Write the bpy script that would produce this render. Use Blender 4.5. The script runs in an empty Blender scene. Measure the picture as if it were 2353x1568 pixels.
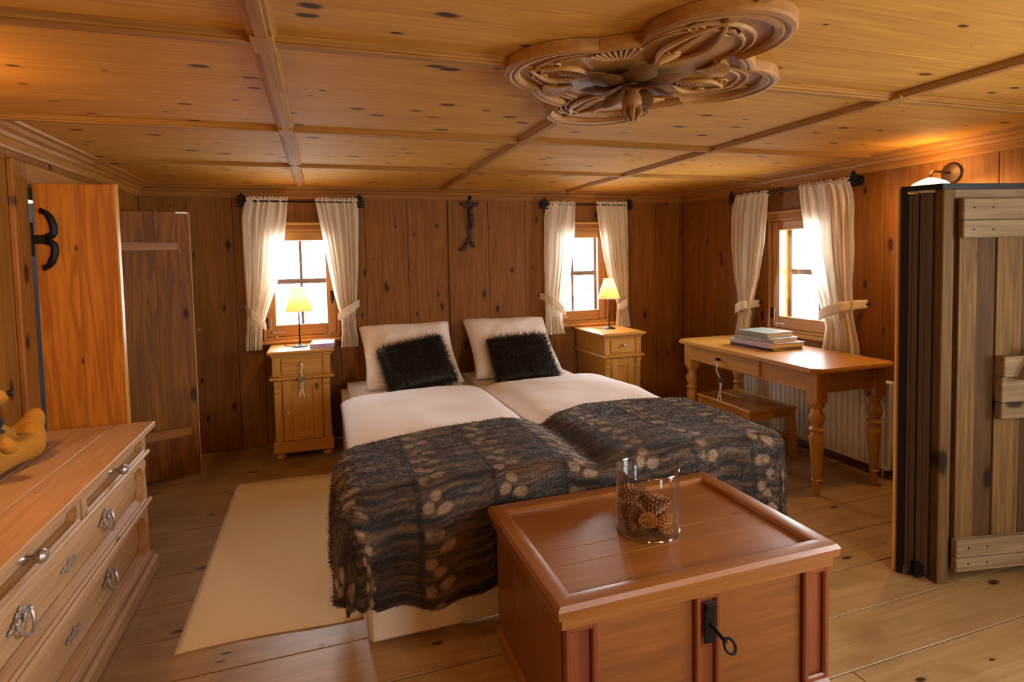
import bpy, bmesh, math, random
import numpy as np
from mathutils import Vector, Matrix, noise, Euler
random.seed(7)
PI = math.pi
scene = bpy.context.scene
COL = scene.collection
V = Vector

# ------------------------------------------------------------------ camera
EYE = 1.43
F_PX, CX, CY = 1320.7, 1176.5, 662.2          # focal length and principal point in pixels of the 2353x1568 frame
YAW, PITCH, ROLL = (math.radians(a) for a in (18.40, 2.94, 1.217))
fwd = V((math.sin(YAW)*math.cos(PITCH), math.cos(YAW)*math.cos(PITCH), -math.sin(PITCH)))
rt0 = V((math.cos(YAW), -math.sin(YAW), 0)); dn0 = fwd.cross(rt0)
rgt = rt0*math.cos(ROLL) + dn0*math.sin(ROLL)
dwn = -rt0*math.sin(ROLL) + dn0*math.cos(ROLL)
cd = bpy.data.cameras.new('camera')
cd.sensor_width = 36; cd.lens = 36*F_PX/2353; cd.shift_y = (CY-784)/2353; cd.clip_start = .02
cam = bpy.data.objects.new('camera', cd); COL.objects.link(cam)
cam.matrix_world = Matrix.Translation((0, 0, EYE)) @ Matrix((rgt, -dwn, -fwd)).transposed().to_4x4()
scene.camera = cam

def at(px, py, axis, val):
    """point where the sight line of a photo pixel meets the plane axis = val"""
    d = rgt*((px-CX)/F_PX) + dwn*((py-CY)/F_PX) + fwd
    o = V((0, 0, EYE)); t = (val-o[axis])/d[axis]
    return o + d*t

# ------------------------------------------------------------------ world, exposure
w = bpy.data.worlds.new('daylight'); scene.world = w; w.use_nodes = True
bg = w.node_tree.nodes['Background']
bg.inputs[0].default_value = (.90, .95, 1.0, 1); bg.inputs[1].default_value = 28.0
vs = scene.view_settings
vs.view_transform = 'Standard'; vs.look = 'None'; vs.gamma = 1; vs.use_curve_mapping = False
vs.exposure = 0.34
WARM = (1.0, .62, .27)
def portal(name, loc, rot, sx, sy):
    l = bpy.data.lights.new(name, 'AREA'); l.shape = 'RECTANGLE'; l.size = sx; l.size_y = sy
    l.cycles.is_portal = True
    o = bpy.data.objects.new(name, l); COL.objects.link(o); o.location = loc; o.rotation_euler = rot
    return o

# room
XL, XR, YB, YF, ZC = -1.235, 3.39, 4.835, -1.3, 2.03
WT = .24                                      # wall thickness

# ------------------------------------------------------------------ materials
def lin(h):
    h = h.lstrip('#'); c = [int(h[i:i+2], 16)/255 for i in (0, 2, 4)]
    return tuple(x/12.92 if x <= .04045 else ((x+.055)/1.055)**2.4 for x in c) + (1,)
lin0 = lin
class NT:
    def __init__(s, name):
        s.m = bpy.data.materials.new(name); s.m.use_nodes = True
        s.t = s.m.node_tree; s.n = s.t.nodes; s.b = s.n['Principled BSDF']; s.out = s.n['Material Output']
    def add(s, typ, **kw):
        nd = s.n.new(typ)
        for k, v in kw.items(): setattr(nd, k, v)
        return nd
    def link(s, a, b): s.t.links.new(a, b)
    def val(s, sock, v):
        if hasattr(v, 'links'): s.link(v, sock)
        else: sock.default_value = v
    def math(s, op, a, b=0, c=None):
        nd = s.add('ShaderNodeMath', operation=op); s.val(nd.inputs[0], a); s.val(nd.inputs[1], b)
        if c is not None: s.val(nd.inputs[2], c)
        return nd.outputs[0]
    def mix(s, f, a, b, blend='MIX'):
        nd = s.add('ShaderNodeMix', data_type='RGBA', blend_type=blend)
        s.val(nd.inputs[0], f); s.val(nd.inputs[6], a); s.val(nd.inputs[7], b); return nd.outputs[2]
    def ramp(s, f, lo, hi):
        nd = s.add('ShaderNodeMapRange', interpolation_type='SMOOTHSTEP'); s.val(nd.inputs[0], f)
        nd.inputs[1].default_value = lo; nd.inputs[2].default_value = hi; return nd.outputs[0]
    def noise(s, vec, scale, detail=3, rough=.5, dist=0):
        nd = s.add('ShaderNodeTexNoise'); s.link(vec, nd.inputs['Vector'])
        nd.inputs['Scale'].default_value = scale; nd.inputs['Detail'].default_value = detail
        nd.inputs['Roughness'].default_value = rough; nd.inputs['Distortion'].default_value = dist
        return nd.outputs[0]
    def bump(s, h, strength, dist=.01):
        nd = s.add('ShaderNodeBump'); nd.inputs['Strength'].default_value = strength; nd.inputs['Distance'].default_value = dist
        s.link(h, nd.inputs['Height']); s.link(nd.outputs[0], s.b.inputs['Normal'])
    def coords(s, kind='Object', rnd=True, scale=(1, 1, 1)):
        tc = s.add('ShaderNodeTexCoord'); v = tc.outputs[kind]
        if rnd:
            oi = s.add('ShaderNodeObjectInfo'); mu = s.math('MULTIPLY', oi.outputs['Random'], 37.0)
            cb = s.add('ShaderNodeCombineXYZ')
            for i in range(3): s.link(mu, cb.inputs[i])
            ad = s.add('ShaderNodeVectorMath', operation='ADD'); s.link(v, ad.inputs[0]); s.link(cb.outputs[0], ad.inputs[1]); v = ad.outputs[0]
        mp = s.add('ShaderNodeVectorMath', operation='MULTIPLY'); s.link(v, mp.inputs[0]); mp.inputs[1].default_value = scale
        return mp.outputs[0]

def wood(name, light, dark, axis='X', knots=.5, rough=.5, vary=.25, bump=.15, grain=1.0, knotcol=None, kscale=1.0, coat=0, stain=None, thin=None, sat=1.35, ring=.06):
    s = NT(name); ax = 'XYZ'.index(axis)
    lin = lambda h: (lin0(h)[0], lin0(h)[1]*(1-.04*sat), lin0(h)[2]*(1-.34*sat), 1)
    sc = [1.0]*3; sc[ax] = .06
    base = s.coords(scale=(1, 1, 1))
    def stretched(k, along):
        q = [k]*3; q[ax] = along
        nd = s.add('ShaderNodeVectorMath', operation='MULTIPLY'); s.link(base, nd.inputs[0]); nd.inputs[1].default_value = q; return nd.outputs[0]
    fine = s.noise(stretched(70*grain, 2.2), 1, 4, .6)
    broad = s.noise(stretched(11*grain, .7), 1, 3, .55, .6)
    tone = s.noise(stretched(1.6, .5), 1, 2, .5)
    # cathedral rings
    rings = s.math('SINE', s.math('MULTIPLY', broad, 46.0))
    g = s.math('ADD', s.math('MULTIPLY', fine, .55), s.math('ADD', s.math('MULTIPLY', rings, ring), s.math('MULTIPLY', broad, .35)))
    col = s.mix(s.ramp(g, .18, .78), lin(dark), lin(light))
    col = s.mix(s.math('MULTIPLY', s.ramp(tone, .3, .75), vary), col, lin(dark))
    if stain:
        st = s.noise(stretched(5, 3), 1, 4, .6)
        col = s.mix(s.math('MULTIPLY', s.ramp(st, .48, .66), .6), col, lin(stain))
    oi = s.add('ShaderNodeObjectInfo')
    col = s.mix(s.math('MULTIPLY', oi.outputs['Random'], vary*.7), col, lin(dark))
    if knots > 0:
        q = [4.2*kscale]*3; q[ax] = 1.9*kscale
        if thin: q['XYZ'.index(thin)] = .0
        kn_ = s.add('ShaderNodeVectorMath', operation='MULTIPLY'); s.link(base, kn_.inputs[0]); kn_.inputs[1].default_value = q; kv = kn_.outputs[0]
        if thin == 'Y':
            sp_ = s.add('ShaderNodeSeparateXYZ'); s.link(kv, sp_.inputs[0]); cb_ = s.add('ShaderNodeCombineXYZ'); s.link(sp_.outputs[0], cb_.inputs[0]); s.link(sp_.outputs[2], cb_.inputs[1]); kv = cb_.outputs[0]
        wob = s.add('ShaderNodeTexNoise'); s.link(kv, wob.inputs['Vector']); wob.inputs['Scale'].default_value = 3
        kk = s.add('ShaderNodeVectorMath', operation='MULTIPLY_ADD'); s.link(wob.outputs[1], kk.inputs[0]); kk.inputs[1].default_value = (.10,)*3; s.link(kv, kk.inputs[2])
        vo = s.add('ShaderNodeTexVoronoi', voronoi_dimensions='2D' if thin else '3D'); s.link(kk.outputs[0], vo.inputs['Vector']); vo.inputs['Scale'].default_value = 1
        pick = s.add('ShaderNodeSeparateColor'); s.link(vo.outputs['Color'], pick.inputs[0])
        size = s.math('MULTIPLY', s.math('MAXIMUM', s.math('SUBTRACT', pick.outputs[0], 1-knots), 0.0), .20/max(knots, .01))
        d = s.math('DIVIDE', vo.outputs['Distance'], s.math('ADD', size, .001))
        k = s.math('SUBTRACT', 1.0, s.ramp(d, .35, .75))
        halo = s.math('SUBTRACT', 1.0, s.ramp(d, .7, 1.6))
        col = s.mix(s.math('MULTIPLY', halo, .35), col, lin(dark))
        col = s.mix(s.math('MULTIPLY', k, .93), col, lin(knotcol or '#2e1a0c'))
    s.link(col, s.b.inputs['Base Color'])
    s.b.inputs['Roughness'].default_value = rough
    s.b.inputs['Specular IOR Level'].default_value = .5 if rough < .48 else (.25 if rough < .7 else .15)
    if coat: s.b.inputs['Coat Weight'].default_value = coat; s.b.inputs['Coat Roughness'].default_value = .22
    s.bump(fine, bump, .004)
    return s.m

def plain(name, col, rough=.6, metal=0, bump=0, bscale=60, vary=0, col2=None):
    s = NT(name); s.b.inputs['Roughness'].default_value = rough; s.b.inputs['Metallic'].default_value = metal
    v = s.coords(rnd=False); n = s.noise(v, bscale, 3)
    s.link(s.mix(s.math('MULTIPLY', n, 1.0 if col2 else .15), lin(col), lin(col2 or col)), s.b.inputs['Base Color'])
    if bump: s.bump(n, bump, .003)
    return s.m

def cloth(name, col, trans=.0, weave=700, bump=.1, rough=.9):
    s = NT(name)
    v = s.coords(rnd=False); n = s.noise(v, weave*.3, 2)
    c = s.mix(s.math('MULTIPLY', n, .12), lin(col), (lin(col)[0]*.7, lin(col)[1]*.7, lin(col)[2]*.7, 1))
    s.link(c, s.b.inputs['Base Color']); s.b.inputs['Roughness'].default_value = rough
    s.bump(n, bump, .002)
    if trans:
        tr = s.add('ShaderNodeBsdfTranslucent'); s.link(c, tr.inputs[0])
        mx = s.add('ShaderNodeMixShader'); mx.inputs[0].default_value = trans
        s.link(s.b.outputs[0], mx.inputs[1]); s.link(tr.outputs[0], mx.inputs[2]); s.link(mx.outputs[0], s.out.inputs[0])
    return s.m

def glass(name, tint=(1, 1, 1, 1), base=.03, edge=.6, rough=.02, blend=.25):
    s = NT(name)
    tp = s.add('ShaderNodeBsdfTransparent'); tp.inputs[0].default_value = tint
    gl = s.add('ShaderNodeBsdfGlossy'); gl.inputs['Roughness'].default_value = rough
    lw = s.add('ShaderNodeLayerWeight'); lw.inputs[0].default_value = blend
    f = s.math('MULTIPLY_ADD', s.math('POWER', lw.outputs['Fresnel'], 1.0), edge, base)
    mx = s.add('ShaderNodeMixShader'); s.link(f, mx.inputs[0]); s.link(tp.outputs[0], mx.inputs[1]); s.link(gl.outputs[0], mx.inputs[2])
    s.link(mx.outputs[0], s.out.inputs[0]); return s.m

def emit(name, col, strength, mixdiff=0):
    s = NT(name); s.b.inputs['Base Color'].default_value = col; s.b.inputs['Emission Color'].default_value = col
    s.b.inputs['Emission Strength'].default_value = strength; return s.m

M = {}
M['ceil'] = wood('ceiling pine', '#cb9a52', '#a87436', 'X', .85, .78, .3, .06, kscale=1.7, thin='Z')
M['batten_x'] = wood('batten pine', '#b08352', '#8a5c30', 'X', .25, .8, .3)
M['batten_y'] = wood('batten pine lengthwise', '#b08352', '#8a5c30', 'Y', .25, .8, .3)
M['wall'] = wood('wall pine', '#9c6a34', '#70441a', 'Z', .7, .58, .35, .06, thin='Y', kscale=1.4)
M['wall_h'] = wood('wall pine level', '#b07f4b', '#82532b', 'X', .35, .5, .35, .06)
M['backing'] = plain('dark joint', '#2a1a10', .9)
M['floor'] = wood('floor larch', '#b99b76', '#937453', 'X', .5, .42, .4, .1, kscale=1.5, stain='#7d6040', thin='Z', sat=.8)
M['frame'] = wood('window pine', '#bf8f56', '#966634', 'Z', .2, .45, .2)
M['frame_h'] = wood('window pine level', '#bf8f56', '#966634', 'X', .2, .45, .2)
M['outer'] = plain('weathered window bars', '#4a3a32', .8, 0, .2, 40)
M['pine'] = wood('honey pine', '#d1a264', '#ad793c', 'Z', .4, .4, .2, .06, kscale=1.6)
M['pine_h'] = wood('honey pine level', '#d1a264', '#ad793c', 'X', .4, .4, .2, .06, kscale=1.6)
M['pine_y'] = wood('honey pine deep', '#d1a264', '#ad793c', 'Y', .4, .36, .2, .06, kscale=1.6)
M['door'] = wood('orange larch door', '#b8752f', '#8f531c', 'Z', .4, .55, .2, .06, grain=.8, thin='Y', ring=.16)
M['door_b'] = wood('brown larch door', '#9a6228', '#6f4016', 'Z', .45, .55, .3, .06, grain=.8, thin='Y', ring=.14)
M['door_h'] = wood('orange larch level', '#b07432', '#85501f', 'X', .25, .45, .2, .06)
M['strip'] = wood('stripped pine', '#c7a27a', '#a47c56', 'Y', .5, .5, .25, .06, kscale=1.7, sat=.15)
M['strip_z'] = wood('stripped pine upright', '#c0a07e', '#9e7957', 'Z', .3, .5, .25, .06, kscale=1.7, sat=.15)
M['scoop'] = wood('old varnish in the scoops', '#b98a58', '#94683c', 'Y', 0, .5, .2, .06, sat=.4)
M['chest'] = wood('chest pine', '#a8713f', '#7c4c26', 'X', .5, .34, .5, .12, kscale=1.3, coat=.2, stain='#8a5632', thin='Z')
M['chest_f'] = wood('chest front pine', '#97602f', '#6b3f1c', 'X', .55, .36, .5, .1, kscale=1.1, coat=.2, stain='#7a4a26', thin='Y')
M['chest_r'] = wood('chest rim pine', '#a8713f', '#7c4c26', 'X', 0, .34, .5, .12, coat=.2, stain='#8a5632')
M['chest_z'] = wood('chest pine upright', '#8f5a2c', '#69401c', 'Z', .3, .4, .4, .06, coat=.2)
M['chest_y'] = wood('chest pine deep', '#a26b3b', '#7a4a25', 'Y', .3, .34, .4, .06, coat=.25)
M['chest_red'] = wood('chest moulding', '#8f4c24', '#683015', 'Z', .1, .4, .3, .06, coat=.2)
M['barn'] = wood('weathered barn board', '#94764f', '#523d27', 'Z', .5, .75, .5, .4, knotcol='#20150c', thin='Y', sat=.9)
M['barn_h'] = wood('weathered barn rail', '#a18a6c', '#6b5840', 'X', .5, .75, .4, .4, knotcol='#20150c', thin='Y', sat=.2)
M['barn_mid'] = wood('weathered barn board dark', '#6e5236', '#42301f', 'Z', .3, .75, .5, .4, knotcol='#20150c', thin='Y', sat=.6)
M['barn_dark'] = wood('smoked oak strip', '#4a2f20', '#2b1a11', 'Z', .0, .45, .3, .2)
M['carve'] = wood('carved linden', '#b5854f', '#8f6236', 'Y', .1, .6, .3, .1, stain='#7a5232')
M['carve_dark'] = wood('carved linden flower', '#9a6c44', '#724a2a', 'Y', .0, .6, .3, .1)
M['iron'] = plain('black iron', '#1a1614', .5, .7, .2, 90)
M['steel'] = plain('blackened steel', '#15120f', .45, .6)
M['brass'] = plain('dark brass', '#4a3524', .45, .8, .1, 60)
M['silver'] = plain('worn silver', '#d8d0c6', .38, .75, .3, 120, 0, '#8c8278')
M['white'] = plain('white enamel', '#e4dfd6', .4)
M['sheet'] = cloth('white bed linen', '#f6f3f3', 0, 500, .05)
M['pillow'] = cloth('white pillowcase', '#f4eee8', 0, 500, .05)
M['base'] = cloth('cream upholstery', '#dccdb2', 0, 900, .12)
M['curtain'] = cloth('cream curtain', '#f2e6d0', .45, 900, .05)
M['rug'] = cloth('cream wool rug', '#d8c4a0', 0, 260, .9)
M['fur'] = plain('black sheepskin', '#120d0b', .55, 0, 0, 30, 0, '#2b201b')
M['glass'] = glass('window glass', (1, 1, 1, 1), .02, .5)
M['vase'] = glass('clear vase glass', (.985, .99, .99, 1), .012, .5, .02, .12)
M['vase_rim'] = glass('polished glass edge', (1, 1, 1, 1), .30, .6, .08)
M['cone'] = plain('pine cone brown', '#6b4020', .7, 0, .3, 70, 0, '#a06a36')
M['cone_light'] = plain('pine cone ochre', '#a9743a', .7, 0, .3, 70, 0, '#d09a52')
M['bear'] = plain('mustard plush', '#8f5c0e', .95, 0, .8, 160, 0, '#b8801e')
M['navy'] = plain('navy cloth', '#181b22', .9, 0, .3, 200)
M['shirt'] = plain('pale shirt', '#c9ad93', .9, 0, .3, 200)
M['paper'] = plain('book pages', '#d8c6a4', .9, 0, .3, 300)
M['ribbon'] = cloth('cream ribbon', '#e6d8c2', .2)
M['heart'] = plain('grey metal heart', '#77706c', .5, .5)
M['leafy'] = plain('crucifix wood', '#3e2718', .6, 0, .2, 50)
M['plaster'] = plain('grey plaster', '#9aa0a6', .9)

# ------------------------------------------------------------------ mesh helpers
def new(): return bmesh.new()
def obj(name, bm, mat, parent=None, smooth=False, ang=.7):
    if smooth:
        bm.normal_update()
        for f in bm.faces: f.smooth = True
        for e in bm.edges:
            if len(e.link_faces) == 2 and e.calc_face_angle(0) > ang: e.smooth = False
    me = bpy.data.meshes.new(name); bm.to_mesh(me); bm.free()
    if mat is not None: me.materials.append(M[mat] if isinstance(mat, str) else mat)
    o = bpy.data.objects.new(name, me); COL.objects.link(o)
    if parent: o.parent = parent
    return o
def bx(bm, x0, x1, y0, y1, z0, z1, bev=0, mat=None):
    m = Matrix.Translation(((x0+x1)/2, (y0+y1)/2, (z0+z1)/2)) @ Matrix.Diagonal((abs(x1-x0), abs(y1-y0), abs(z1-z0), 1))
    if mat: m = mat @ m
    r = bmesh.ops.create_cube(bm, size=1, matrix=m)
    if bev:
        es = list({e for v in r['verts'] for e in v.link_edges})
        bmesh.ops.bevel(bm, geom=es, offset=bev, segments=1, affect='EDGES', profile=.5)
    return bm
def box(*a, **k): return bx(new(), *a, **k)
def lathe(bm, prof, n=20, mat=None, cap=True):
    mat = mat or Matrix(); rings = []
    for r, z in prof:
        rings.append([bm.verts.new(mat @ V((r*math.cos(2*PI*i/n), r*math.sin(2*PI*i/n), z))) for i in range(n)])
    for a, b in zip(rings, rings[1:]):
        for i in range(n): bm.faces.new((a[i], a[(i+1) % n], b[(i+1) % n], b[i]))
    if cap:
        if prof[0][0] > 1e-4: bm.faces.new(rings[0][::-1])
        if prof[-1][0] > 1e-4: bm.faces.new(rings[-1])
    return bm
def tube(bm, pts, rad, n=8, cap=True):
    pts = [V(p) for p in pts]; rads = rad if isinstance(rad, (list, tuple)) else [rad]*len(pts)
    rings = []; up = V((0, 0, 1)); prev = None
    for i, p in enumerate(pts):
        t = (pts[min(i+1, len(pts)-1)]-pts[max(i-1, 0)]).normalized()
        if prev is None:
            a = t.cross(up) if abs(t.dot(up)) < .95 else t.cross(V((1, 0, 0)))
        else: a = prev - t*prev.dot(t)
        a.normalize(); prev = a; b = t.cross(a)
        rings.append([bm.verts.new(p + (a*math.cos(2*PI*k/n)+b*math.sin(2*PI*k/n))*rads[i]) for k in range(n)])
    for a, b in zip(rings, rings[1:]):
        for k in range(n): bm.faces.new((a[k], a[(k+1) % n], b[(k+1) % n], b[k]))
    if cap: bm.faces.new(rings[0][::-1]); bm.faces.new(rings[-1])
    return bm
def prism(bm, poly, vec, mat=None):
    """polygon (3-D points) extruded along vec"""
    mat = mat or Matrix(); vec = V(vec)
    a = [bm.verts.new(mat @ V(p)) for p in poly]; b = [bm.verts.new(mat @ (V(p)+vec)) for p in poly]
    n = len(a); bm.faces.new(a[::-1]); bm.faces.new(b)
    for i in range(n): bm.faces.new((a[i], a[(i+1) % n], b[(i+1) % n], b[i]))
    bmesh.ops.recalc_face_normals(bm, faces=bm.faces)
    return bm
def grid(bm, f, nu, nv, closed=False, uv=None):
    vs_ = [[bm.verts.new(f(i/nu, j/nv)) for j in range(nv+1)] for i in range(nu+(0 if closed else 1))]
    uvl = bm.loops.layers.uv.verify() if uv else None
    for i in range(nu):
        for j in range(nv):
            i2 = (i+1) % nu if closed else i+1
            fc = bm.faces.new((vs_[i][j], vs_[i2][j], vs_[i2][j+1], vs_[i][j+1]))
            if uv:
                for l, (a, b) in zip(fc.loops, ((i, j), (i+1, j), (i+1, j+1), (i, j+1))): l[uvl].uv = uv(a/nu, b/nv)
    return bm
def ball(bm, c, r, sub=2, mat=None):
    m = Matrix.Translation(c) @ (mat or Matrix()) @ Matrix.Diagonal((r[0], r[1], r[2], 1) if hasattr(r, '__len__') else (r, r, r, 1))
    bmesh.ops.create_icosphere(bm, subdivisions=sub, radius=1, matrix=m); return bm
def thing(name, label, cat, loc=(0, 0, 0), rz=0, group=None):
    o = bpy.data.objects.new(name, None); COL.objects.link(o); o.location = loc; o.rotation_euler = (0, 0, rz)
    o.empty_display_size = .1
    return tag(o, label, cat, group)
def tag(o, label, cat, group=None):
    o['label'] = label; o['category'] = cat
    if group: o['group'] = group
    return o
def struct(o, label=None):
    o['kind'] = 'structure'
    if label: o['label'] = label; o['category'] = o.name.split('_')[0].split('.')[0]
    return o
def s_empty(name, label, loc=(0, 0, 0), rz=0):
    o = bpy.data.objects.new(name, None); COL.objects.link(o); o.location = loc; o.rotation_euler = (0, 0, rz)
    return struct(o, label)
RZ = lambda a: Matrix.Rotation(a, 4, 'Z')
RX = lambda a: Matrix.Rotation(a, 4, 'X')
RY = lambda a: Matrix.Rotation(a, 4, 'Y')
T = lambda *a: Matrix.Translation(a)
def lerp(a, b, t): return a+(b-a)*t
def interp(x, xs, ys):
    return float(np.interp(x, xs, ys))

# ------------------------------------------------------------------ room shell
# floor: boards run across the room
fl = struct(obj('floor', box(XL-WT, XR+WT, YF-WT, YB+WT, -.12, -.022), 'backing'), 'wide worn larch floorboards of the bedroom')
ys = [YF]; rnd = random.Random(3)
for fixed in (1.20, 1.435, 1.68, 1.93, 2.19, 2.45, 2.706, 2.96, 3.20, 3.45, 3.70, 3.96, 4.22, 4.50, YB):
    while fixed-ys[-1] > .32: ys.append(ys[-1]+rnd.uniform(.2, .28))
    ys.append(fixed)
for a, b in zip(ys, ys[1:]):
    cuts = [XL, rnd.uniform(.1, 2.3), XR] if rnd.random() < .75 else [XL, rnd.uniform(-.3, .8), rnd.uniform(1.6, 2.8), XR]
    for c, d in zip(cuts, cuts[1:]):
        obj('floorboard', box(c+.001, d-.001, a+.0025, b-.0025, -.022, rnd.uniform(-.0015, 0), bev=.0012), 'floor', fl)

# ceiling: boards in bays, moulded battens between them
ce = struct(obj('ceiling', box(XL-WT, XR+WT, YF-WT, YB+WT, ZC+.02, ZC+.1), 'backing'), 'low panelled pine ceiling with moulded battens')
BX = [XL, -.122, .992, 2.135, XR]; BY = [YF, -.45, .60, 1.685, 2.765, 3.765, YB]
for i in range(4):
    for j in range(6):
        n = 3; y0, y1 = BY[j], BY[j+1]
        for k in range(n):
            a, b = lerp(y0, y1, k/n), lerp(y0, y1, (k+1)/n)
            obj('ceiling_board', box(BX[i]+.001, BX[i+1]-.001, a+.0008, b-.0008, ZC, ZC+.02, bev=.0012), 'ceil', ce)
def batten_profile(bm, length, along):
    w = .036
    prof = [(-w, 0), (-w, -.006), (-w*.8, -.010), (-w*.72, -.015), (-w*.45, -.016), (-w*.40, -.021), (w*.40, -.021), (w*.45, -.016), (w*.72, -.015), (w*.8, -.010), (w, -.006), (w, 0)]
    if along == 'Y': return prism(bm, [(x, 0, z) for x, z in prof], (0, length, 0))
    return prism(bm, [(0, x, z) for x, z in prof], (length, 0, 0))
for x in BX[1:4]:
    for a, b in zip(BY, BY[1:]):
        o = obj('batten', batten_profile(new(), b-a-.07, 'Y'), 'batten_y', ce); o.location = (x, a+.035, ZC)
for y in BY[1:6]:
    for a, b in zip(BX, BX[1:]):
        o = obj('batten', batten_profile(new(), b-a, 'X'), 'batten_x', ce); o.location = (a, y, ZC+.001)
for x in BX[1:4]:
    for y in BY[1:6]:
        o = obj('batten_block', box(-.03, .03, -.06, .06, -.0225, 0, bev=.003), 'batten_y', ce); o.location = (x, y, ZC)

def frame_wall(name, loc, rz, x0, x1, seams, openings, label, mat='wall', ends=False):
    """wall in its own frame: x along, y outwards, z up; openings = (x0,x1,z0,z1)"""
    bm = new(); cur = x0-(WT-.005 if ends else .023)
    y0, y1 = .022, WT
    for (a, b, c, d) in sorted(openings):
        bx(bm, cur, a, y0, y1, -.03, ZC+.02)
        if c > .01: bx(bm, a, b, y0, y1, 0, c)
        bx(bm, a, b, y0, y1, d, ZC+.02); cur = b
    bx(bm, cur, x1+(WT-.005 if ends else .023), y0, y1, 0, ZC+.02)
    wl = struct(obj(name, bm, 'backing'), label); wl.location = loc; wl.rotation_euler = (0, 0, rz)
    sm = sorted(set([x0, x1] + [s for s in seams if x0 < s < x1] + [e for o in openings for e in o[:2]]))
    for a, b in zip(sm, sm[1:]):
        hit = [o for o in openings if o[0] <= a+.001 and o[1] >= b-.001]
        spans = [(0, ZC)] if not hit else ([(0, hit[0][2])] if hit[0][2] > .02 else []) + [(hit[0][3], ZC)]
        for c, d in spans:
            obj('plank', box(a+.0012, b-.0012, 0, .022, c, d, bev=.002), mat, wl)
    return wl
W1 = (-.435, .135, .83, 1.70); W2 = (2.00, 2.56, .82, 1.70); W3 = (-3.70, -3.06, .82, 1.70)
DW = (3.11, 4.27, 0, 1.80)
wb = frame_wall('wall_back', (0, YB, 0), 0, XL-.0, XR, [-.93, -.62, .355, .70, 1.04, 1.40, 1.74, 2.80, 3.08], [W1, W2], 'pine panelled wall behind the bed with two small windows', ends=True)
wr = frame_wall('wall_right', (XR, 0, 0), -PI/2, -YB, -YF, [-4.52, -4.15, -2.72, -2.42, -2.07, -1.7, -1.35, -1.0, 1.1], [W3, (-.95, .55, .75, 1.75)], 'pine panelled wall behind the writing table')
wf = frame_wall('wall_front', (0, YF, 0), PI, -XR, -XL, [-3, -2.6, -.2, .2, .6], [(-2.2, -1.5, .75, 1.75)], 'pine panelled wall opposite the bed', ends=True)
wl = frame_wall('wall_left', (XL, 0, 0), PI/2, YF, YB, [-.9, -.5, -.1, .3, .7, 1.1, 1.5, 1.9, 2.3, 2.64, 2.97, 4.55], [DW], 'pine panelled wall with the double doorway')
# batten on back wall seam
obj('batten', box(1.045, 1.075, -.012, 0, 0, 1.95, bev=.003), 'wall', wb)
# little room behind the doorway
cl = struct(obj('wall_passage', box(XL-1.3, XL-1.22, 2.5, 4.9, 0, 2.05), 'plaster'), 'plastered wall of the passage beyond the doorway')
for a in ((XL-1.22, XL-WT, 2.5, 2.56, 0, 2.05), (XL-1.22, XL-WT, 4.8, 4.9, 0, 1.88), (XL-1.22, XL-WT, 4.8, 4.9, 2.0, 2.05), (XL-1.22, XL-WT, 2.5, 4.9, 2.05, 2.1), (XL-1.22, XL+.0, 2.5, 4.9, -.06, -.003)):
    obj('plaster_panel', box(*a), 'plaster', cl)

# cornices
def cornice(name, p0, length, rz):
    prof = [(0, 1.935), (-.012, 1.935), (-.018, 1.945), (-.018, 1.975), (-.03, 1.98), (-.036, 1.995), (-.06, 2.002), (-.075, 2.015), (-.095, 2.02), (-.1, ZC), (0, ZC)]
    o = obj(name, prism(new(), [(0, y, z) for y, z in prof], (length, 0, 0)), 'wall_h')
    o.location = p0; o.rotation_euler = (0, 0, rz)
    return struct(o)
tr = [('trim_1', (XL, YB, 0), XR-XL, 0, 'moulded cornice over the bed wall'), ('trim_2', (XR, YB, 0), YB-YF, -PI/2, 'moulded cornice over the writing table wall'),
      ('trim_3', (XL, YF, 0), YB-YF, PI/2, 'moulded cornice over the doorway wall'), ('trim_4', (XR, YF, 0), XR-XL, PI, 'moulded cornice over the wall opposite the bed')]
for n, p, l, r, lab in tr:
    o = cornice(n, p, l, r); o['label'] = lab; o['category'] = 'cornice'

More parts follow.
